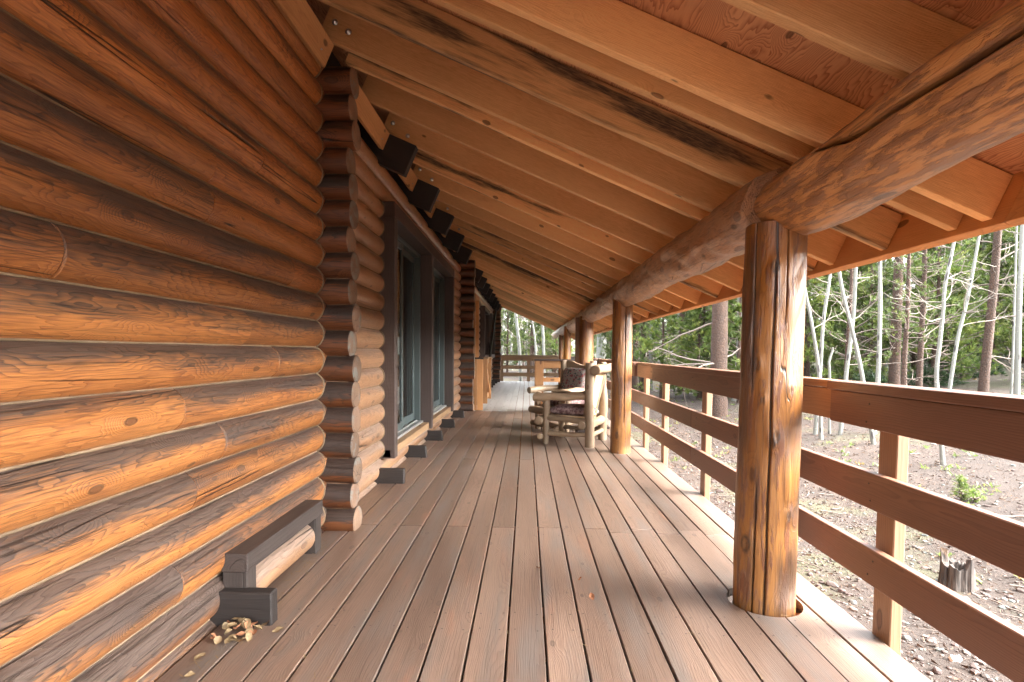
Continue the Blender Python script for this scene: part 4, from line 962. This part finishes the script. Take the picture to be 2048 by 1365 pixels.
def pine_parts(q, h, r0, c0, cr, nbr, tufts, blen, bw, nbl=12, dead=6, lean=(0, 0)):
    tm = MB(); n = 16; pts = [Vector((lean[0]*t*h+0.06*nz(t*3, r0*50), lean[1]*t*h+0.06*nz(t*3, r0*90), h*t)) for t in lin(-0.02, 1, n)]
    tm.tube(pts, [r0*(1-0.8*t)*(1.2 if t == 0 else 1)+0.006 for t in lin(0, 1, n)], 14, q.random(), lambda L, th, s_: 0.1*r0*nz(L*5+s_*50, math.cos(th)*3, math.sin(th)*3))
    br = MB(); cw = MB()
    for k in range(dead):
        z = q.uniform(0.08, 0.5)*h; az = q.uniform(0, 6.28); i = int(z/h*(n-1))
        bp = branchpath(q, pts[i].lerp(pts[i+1], 0.5), (math.cos(az), math.sin(az), q.uniform(-.3, .15)), cr*q.uniform(.4, 1.0), 6, 0.22); br.tube(bp, [r0*0.12*(1-.14*j)+0.004 for j in range(7)], 5, q.random(), caps=(False, False))
        for m in range(3):
            j = q.randint(2, 5); tp = branchpath(q, bp[j], (bp[j]-bp[j-1]).normalized()+rv(q, .9), cr*.3, 3, .4); br.tube(tp, [.006, .005, .004, .003], 4, q.random(), caps=(False, False))
    for k in range(nbr):
        t = (k+q.random())/nbr; t = c0+(1-c0)*t; p = pts[0].lerp(pts[-1], t); i = min(int((t*h+0.02*h)/(1.02*h)*(n-1)), n-2); p = Vector((pts[i].x, pts[i].y, t*h))
        shape = (1-t)**0.7*min(1, 0.7+(t-c0)*4); L = max(min(0.18, 0.03*h), cr*(shape*0.95+0.08)*q.uniform(0.6, 1.2)); az = q.uniform(0, 6.28)
        d0 = Vector((math.cos(az), math.sin(az), q.uniform(-.15, .45)+0.5*t)); bp = branchpath(q, p, d0, L, 6, 0.2, 0.05)
        br.tube(bp, [0.012*(1-.13*j)*(0.6+L*.5)+0.003 for j in range(7)], 4, q.random(), caps=(False, False))
        tone = q.uniform(-0.25, 0.25)
        for m in range(tufts):
            s_ = q.uniform(0.3, 1.02)**0.8*6; j = min(int(s_), 5); c = bp[j].lerp(bp[j+1], min(1, s_-j))+rv(q, 0.10*L+0.03)
            dm = ((bp[j+1]-bp[j]).normalized()+rv(q, 0.9)+Vector((0, 0, .35))).normalized(); tt = min(0.99, max(0.0, q.random()*0.75+0.1+tone+0.10*(s_-4)))
            for b in range(nbl):
                dd = (dm+rv(q, 0.75)).normalized(); sd_ = dd.cross(Vector((q.uniform(-1, 1), q.uniform(-1, 1), q.uniform(-1, 1)))).normalized(); l = blen*q.uniform(.6, 1.15)
                cw.add([c-sd_*bw, c+sd_*bw, c+dd*l], [(0, 0, 0)]*3, [[0, 1, 2]], min(1, max(0, tt+q.uniform(-.12, .12))))
    return tm, br, cw
def build_tree(name, base, parts, mats, label, cat='tree', group=None):
    root = empty(name, base, label, cat, group)
    for mb, nm, mt in zip(parts, ('trunk', 'branches', 'crown'), mats):
        if mb.v: mb.build(nm, mt, root)
    return root
PM = (M_PBARK, M_DEADW, M_NEED); PB = (M_PBARK, M_DEADW, M_NEEDB)
def gb(px, py, Y): p = at(px, py, Y); return Vector((p.x, p.y, gz(p.x, p.y)))
q = random.Random(77)
build_tree('pine_tree', gb(1436, 830, 13.2), pine_parts(q, 15, 0.20, 0.5, 2.6, 30, 12, .16, .009, dead=26), PM, 'big old pine with thick bark and dead lower branches, left of the foreground post')
build_tree('pine_tree', gb(1786, 790, 13.5), pine_parts(q, 14, 0.115, 0.42, 1.9, 30, 14, .12, .006, dead=14), PM, 'reddish straight pine trunk just right of the straight white aspen')
build_tree('pine_tree', gb(1968, 800, 11.8), pine_parts(q, 11, 0.085, 0.22, 1.5, 44, 14, .11, .006, dead=10, lean=(0.045, 0)), PM, 'dark slender pine leaning right, between the two thick white aspens')
build_tree('pine_tree', gb(1840, 770, 12.6), pine_parts(q, 7.5, 0.06, 0.12, 1.5, 62, 17, .11, .0055, dead=4), PB, 'bushy young pine with bright boughs behind the young crooked aspen')
build_tree('pine_tree', gb(1692, 760, 12.2), pine_parts(q, 5.5, 0.045, 0.16, 1.0, 40, 12, .11, .0055, dead=4), PM, 'young pine standing behind the bent and crossing aspens')
build_tree('pine_tree', gb(1805, 800, 11.0), pine_parts(q, 4.5, 0.05, 0.3, 0.8, 24, 10, .10, .005, dead=10), PM, 'small grey-stemmed pine between the reddish pine and the bushy young pine')
# woodland behind: prototypes, then copies
protos = []
specs = [(6.5, .08, .06, 1.6, 96, 16, .19, .010, 3, PM), (9, .11, .12, 1.8, 96, 16, .21, .011, 6, PM), (5, .06, .04, 1.35, 80, 17, .17, .009, 2, PB), (12, .15, .16, 2.1, 84, 15, .24, .018, 10, PM), (4, .05, .05, 1.1, 60, 13, .17, .013, 2, PB), (14, .16, .45, 1.8, 36, 12, .26, .02, 14, PM)]
WL = 'lodgepole pine with green needles in the wood beyond the railing'; WG = 'pines of the wood beyond the railing'
spots = []
q = random.Random(5)
for k in range(100):
    ra = q.uniform(0.13, 1.55); Yd = q.uniform(13, 40) if ra > 0.35 else q.uniform(17, 48)
    x = ra*Yd
    if x < 4.2: x = q.uniform(4.2, 7)
    if math.hypot(x, Yd) < 17 and 0.5 < ra < 1.0: Yd += 8; x = ra*Yd
    spots.append((x, Yd))
for k in range(36):
    Yd = q.uniform(33, 64); spots.append((q.uniform(-0.13, 0.17)*Yd, Yd))
for k in range(66):
    ra = q.uniform(0.1, 1.4); Yd = q.uniform(34, 75); spots.append((ra*Yd, Yd))
for k in range(10): q.random(), q.random()
def copy_tree(root, loc, rz, s_):
    r = root.copy(); COL.objects.link(r); r.location = loc; r.rotation_euler = (0, 0, rz); r.scale = (s_, s_, s_)
    for ch in root.children:
        c = ch.copy(); COL.objects.link(c); c.parent = r
    return r
for px, Yd in ((1285, 21), (1325, 18), (1362, 20), (1408, 17.5), (1465, 19), (1520, 17), (1565, 18.5), (1612, 16), (1655, 17.5), (1702, 15.5), (1725, 19), (1830, 16.5), (1862, 18), (1905, 19.5), (1940, 21), (1990, 17.5), (2040, 19), (2100, 16), (1240, 24), (1222, 30)):
    p = at(px, 705, Yd); spots.append((p.x, p.y))
NB = len(spots)-20
used = {}
for i, (x, y) in enumerate(spots):
    k = q.choice([0, 0, 1, 1, 2, 2, 3, 3, 4, 5]) if i < NB else q.choice([2, 2, 0, 4, 2, 1]); loc = (x, y, gz(x, y)-0.05); s_ = q.uniform(.8, 1.25)
    if k not in used:
        sp = specs[k]; r = build_tree('pine_tree', loc, pine_parts(q, sp[0], sp[1], sp[2], sp[3], sp[4], sp[5], sp[6], sp[7], nbl=16, dead=sp[8]), sp[9], WL, 'tree', WG); used[k] = r
    else: r = copy_tree(used[k], loc, q.uniform(0, 6.28), s_)
AL = 'bare white aspen trunk among the pines beyond the railing'; AG = 'aspens of the wood beyond the railing'; aps = []
for i in range(30):
    if i < 22: ra = q.uniform(0.15, 1.4); Yd = q.uniform(15, 42); x = max(4.5, ra*Yd)
    else: Yd = q.uniform(38, 60); x = q.uniform(-0.05, 0.12)*Yd
    loc = (x, Yd, gz(x, Yd)-0.05)
    if i < 4:
        path = [Vector((0.12*nz(t*2, i*3.3)*t*5+q.uniform(-.1, .1)*t*5, 0.1*nz(t*2, i*7.7)*t*5, t*10)) for t in lin(0, 1, 5)]
        tm, br = aspen_parts(q, path, q.uniform(.06, .13), .03, 12, 1.6, 0.3)
        r = empty('aspen_tree', loc, AL, 'tree', AG); tm.build('trunk', M_ASPEN, r); br.build('branches', M_TWIG, r); aps.append(r)
    else: copy_tree(aps[i % 4], loc, q.uniform(0, 6.28), q.uniform(.75, 1.3))

# junipers, seedling, stump
def shrub(base, rx, ry, rz, n, label, mat, name='juniper_shrub', cat='shrub', bl=.12, bw=.011, group=None):
    q = random.Random(hash(label) % 1000 if False else len(label)+int(rx*100)); root = empty(name, base, label, cat, group); cw = MB(); br = MB()
    for k in range(n):
        az, el = q.uniform(0, 6.28), q.uniform(0.05, 1.45); rr = q.uniform(.55, 1)
        c = Vector((rx*rr*math.cos(az)*math.cos(el), ry*rr*math.sin(az)*math.cos(el), rz*rr*math.sin(el)))*(1+0.3*nz(az*1.5, el*3, rx))
        if k % 14 == 0: br.tube(branchpath(q, (c.x*.1, c.y*.1, 0), c, c.length*.9, 4, .2), [.012, .01, .008, .006, .004], 4, q.random(), caps=(False, False))
        dm = (c.normalized()+rv(q, .6)).normalized(); tt = q.uniform(.0, .85)
        for b in range(12):
            dd = (dm+rv(q, .7)).normalized(); sd_ = dd.cross(rv(q)).normalized(); l = bl*q.uniform(.6, 1.2)
            cw.add([c-sd_*bw, c+sd_*bw, c+dd*l], [(0, 0, 0)]*3, [[0, 1, 2]], tt)
    br.build('stems', M_DEADW, root); cw.build('foliage', mat, root); return root
for px, Y, rx, rz, lab in ((1925, 15.5, 1.1, .55, 'low dark juniper shrub at the foot of the dark leaning pine'), (1900, 18.5, 1.5, .7, 'broad juniper shrub on the bank behind the lower juniper'), (1862, 14.5, .8, .4, 'small juniper clump left of the young aspen twigs'), (1740, 13.5, .7, .6, 'low green bush behind the straight white aspen')):
    shrub(gb(px, 760, Y), rx, rx*.7, rz, 420 if rx > 1 else 260, lab, M_JUN)
sdl = build_tree('pine_seedling', gb(1922, 995, 5.8), pine_parts(random.Random(3), .21, .006, .05, .075, 26, 5, .045, .0018, nbl=14, dead=0), PB, 'tiny bright green pine seedling on the bare ground beyond the rails', 'seedling')
build_tree('pine_seedling', gb(1950, 1008, 5.7), pine_parts(random.Random(4), .09, .005, .05, .08, 16, 5, .045, .0018, nbl=14, dead=0), PB, 'flat yellow-green sprig at the foot of the bright pine seedling', 'seedling')
sp_ = Vector((3.08, 3.93, 0)); sp_.z = gz(sp_.x, sp_.y)
mb = MB(); n = 44; ns = 9; vs, gs, fs = [], [], []; q = random.Random(9)
def stump_top(t): return 0.155+0.055*nz(math.cos(t)*2.2, math.sin(t)*2.2, 7)+0.05*nz(math.cos(t)*7, math.sin(t)*7, 2)+0.13*math.exp(-((t-2.75)/0.17)**2)+0.05*math.exp(-((t-4.9)/0.15)**2)
for j in range(ns):
    for k in range(n):
        t = 2*math.pi*k/n; u = j/(ns-1); r = (0.098+0.02*(1-u)**3)*(1+0.16*nz(math.cos(t)*3.5, math.sin(t)*3.5, u*0.5)+0.10*nz(t*9, 0, u*.4)); z = -0.03+(stump_top(t)+0.03)*u
        vs.append((r*math.cos(t), r*math.sin(t), z)); gs.append((z, r*math.cos(t), r*math.sin(t)))
for k in range(n):
    t = 2*math.pi*k/n; r = 0.062*(1+0.2*nz(t*3, 4)); vs.append((r*math.cos(t), r*math.sin(t), stump_top(t)*0.97-.004)); gs.append((stump_top(t), r*math.cos(t), r*math.sin(t)))
for k in range(n):
    t = 2*math.pi*k/n; r = 0.04; vs.append((r*math.cos(t), r*math.sin(t), 0.05)); gs.append((.05, r*math.cos(t), r*math.sin(t)))
for j in range(ns+1):
    for k in range(n): a = j*n+k; b = j*n+(k+1) % n; fs.append([a, b, b+n, a+n])
fs.append([(ns+1)*n+k for k in range(n)])
mb.add(vs, gs, fs, .4, False); o = mb.build('tree_stump', M_ROT); o.location = sp_; tag(o, 'small rotten grey stump with jagged splinters beyond the lower rails', 'stump')

# ------------------------------------------------------------------ stones, gravel, litter
def stone_geo(q, s_, flat=.6, sub_=1):
    import bmesh
    bm = bmesh.new(); bmesh.ops.create_icosphere(bm, subdivisions=sub_, radius=1); a = q.uniform(0, 100); sx, sy = q.uniform(.75, 1.3), q.uniform(.7, 1.1)
    pl = [(rv(q).normalized(), q.uniform(.55, .85)) for _ in range(6)]
    vs = []
    for v in bm.verts:
        p = v.co.copy()
        for nn, d in pl:
            e = p.dot(nn)-d
            if e > 0: p -= nn*e
        p *= 1+0.12*nz(p.x*2+a, p.y*2, p.z*2); vs.append(Vector((p.x*sx, p.y*sy, p.z*flat))*s_)
    fs = [[v.index for v in f.verts] for f in bm.faces]; bm.free(); return vs, fs
q = random.Random(31)
gr = MB(); shapes = [stone_geo(q, 1, .6, 1) for _ in range(14)]
for k in range(15000):
    if q.random() < .62: x = 1.62+abs(q.gauss(0, 1.6)); y = q.uniform(.3, 9)
    else: x = q.uniform(1.7, 11); y = q.uniform(2, 17)
    if nz(x*.55, y*.55, 20)+q.uniform(-.5, .3) > 0.25: continue
    s_ = min(.032, q.lognormvariate(-4.75, .55)); vs, fs = q.choice(shapes); a = q.uniform(0, 6.28); ca_, sa_ = math.cos(a), math.sin(a); z = gz(x, y); sd = q.random()
    gr.add([(x+(v.x*ca_-v.y*sa_)*s_, y+(v.x*sa_+v.y*ca_)*s_, z+v.z*s_+s_*.15) for v in vs], [v*s_+Vector((x, y, 0)) for v in vs], fs, sd, False)
tag(gr.build('gravel', M_STONE), kind='stuff')
def ong(px, py):
    d = r3*(px-1024)/FPX - u3*(py-682.5-70.3)/FPX + f2; t = 1.0
    while t < 80:
        p = d*t+Vector((0, 0, CAM_H))
        if p.z < gz(p.x, p.y): return p
        t += .01
big = [(1664, 1172, 22), (1683, 1185, 14), (1638, 1175, 12), (1706, 1208, 16), (1693, 1190, 9), (1650, 1068, 9), (1805, 1247, 13), (1814, 1280, 16), (1865, 1285, 18), (1875, 1345, 22), (1836, 1320, 20), (1850, 1072, 12), (1806, 1270, 8), (1972, 970, 10), (1930, 985, 6), (1943, 1175, 8), (1953, 1180, 8), (1968, 1190, 8), (1990, 1010, 9), (1985, 960, 9), (2040, 1015, 8), (1867, 890, 8), (1830, 1095, 9), (1755, 1075, 8), (1765, 1150, 9), (2030, 1330, 30), (2005, 1300, 8), (1790, 1240, 9), (1735, 1110, 7), (1620, 1150, 9), (1655, 925, 7), (1440, 985, 12), (1425, 965, 8), (1415, 1000, 9), (1345, 970, 6), (1690, 860, 5), (1722, 835, 5)]
for i, (px, py, wpx) in enumerate(big):
    p = ong(px, py); s_ = max(.018, wpx/2*p.y/FPX*1.15); vs, fs = stone_geo(q, s_, q.uniform(.5, .7), 2); mb = MB(); mb.add(vs, [v+p for v in vs], fs, q.random(), False)
    o = mb.build('stone', M_STONE); o.location = (p.x, p.y, p.z+s_*.25); o.rotation_euler = (0, 0, q.uniform(0, 6.28)); tag(o, 'rounded pinkish or grey stone on the bare ground beyond the railing', 'stone', 'loose stones beside the deck')
p = ong(1910, 1322); mb = MB(); mb.prism([(-.035, -.012), (-.02, .02), (.012, .012), (.04, .016), (.03, -.014), (.0, -.022)], -.01, .012, .5); o = mb.build('white_stone', M_WHITE); o.location = (p.x, p.y, p.z+.008); o.rotation_euler = (.5, .1, .3); tag(o, 'angular white chip of stone at the lower right, beyond the bottom rail', 'stone')
lt = MB()
for k in range(24000):
    x = 1.6+abs(q.gauss(0, 3.2)); y = q.uniform(.2, 14); a = q.uniform(0, 6.28); l = q.uniform(.006, .032); hw = q.uniform(.0007, .0024); z = gz(x, y)+.003; ca_, sa_ = math.cos(a), math.sin(a)
    lt.add([(x-ca_*l-sa_*hw, y-sa_*l+ca_*hw, z), (x-ca_*l+sa_*hw, y-sa_*l-ca_*hw, z), (x+ca_*l+sa_*hw, y+sa_*l-ca_*hw, z+q.uniform(0, .02)), (x+ca_*l-sa_*hw, y+sa_*l+ca_*hw, z+q.uniform(0, .02))], [(0, 0, 0)]*4, [[0, 1, 2, 3]], q.random())
M_LIT = NT('needle_litter'); M_LIT = M_LIT.done(M_LIT.mix(M_LIT.attr('seed').outputs['Fac'], (0.018, 0.012, 0.009), (0.16, 0.10, 0.062)), 0.9)
tag(lt.build('needle_litter', M_LIT), kind='stuff')
tw = MB()
for k in range(520):
    x = q.uniform(1.8, 12); y = q.uniform(1, 18); a = q.uniform(0, 6.28); L = q.uniform(.06, .35); z = gz(x, y)+.008
    bp = [Vector((x+math.cos(a)*L*t+.02*nz(t*3, k), y+math.sin(a)*L*t+.02*nz(t*3, k+.5), gz(x, y)+.01+.012*abs(nz(t*2, k*1.7)))) for t in lin(0, 1, 5)]
    tw.tube(bp, [.004*q.uniform(.5, 1.6)]*5, 4, q.random(), caps=(False, False))
tag(tw.build('fallen_twigs', M_DEADW), kind='stuff')
pl = MB()
for k in range(3600):
    x = q.uniform(2.2, 20); y = q.uniform(1.5, 28)
    if nz(x*.5, y*.5, 44) < .05 and q.random() < .9: continue
    z = gz(x, y); hue = min(1, max(0, q.gauss(.6, .25)))
    for b in range(9):
        a = q.uniform(0, 6.28); dd = Vector((math.cos(a)*.8, math.sin(a)*.8, q.uniform(.3, 1.2))).normalized(); l = q.uniform(.02, .06); sd_ = dd.cross(rv(q)).normalized()*.006; c = Vector((x+q.gauss(0, .03), y+q.gauss(0, .03), z))
        pl.add([c-sd_, c+sd_, c+dd*l+sd_*1.6, c+dd*l*1.3], [(0, 0, 0)]*4, [[0, 1, 2, 3]], min(1, max(0, hue+q.uniform(-.2, .2))))
tag(pl.build('ground_plants', M_PLANT), kind='stuff')
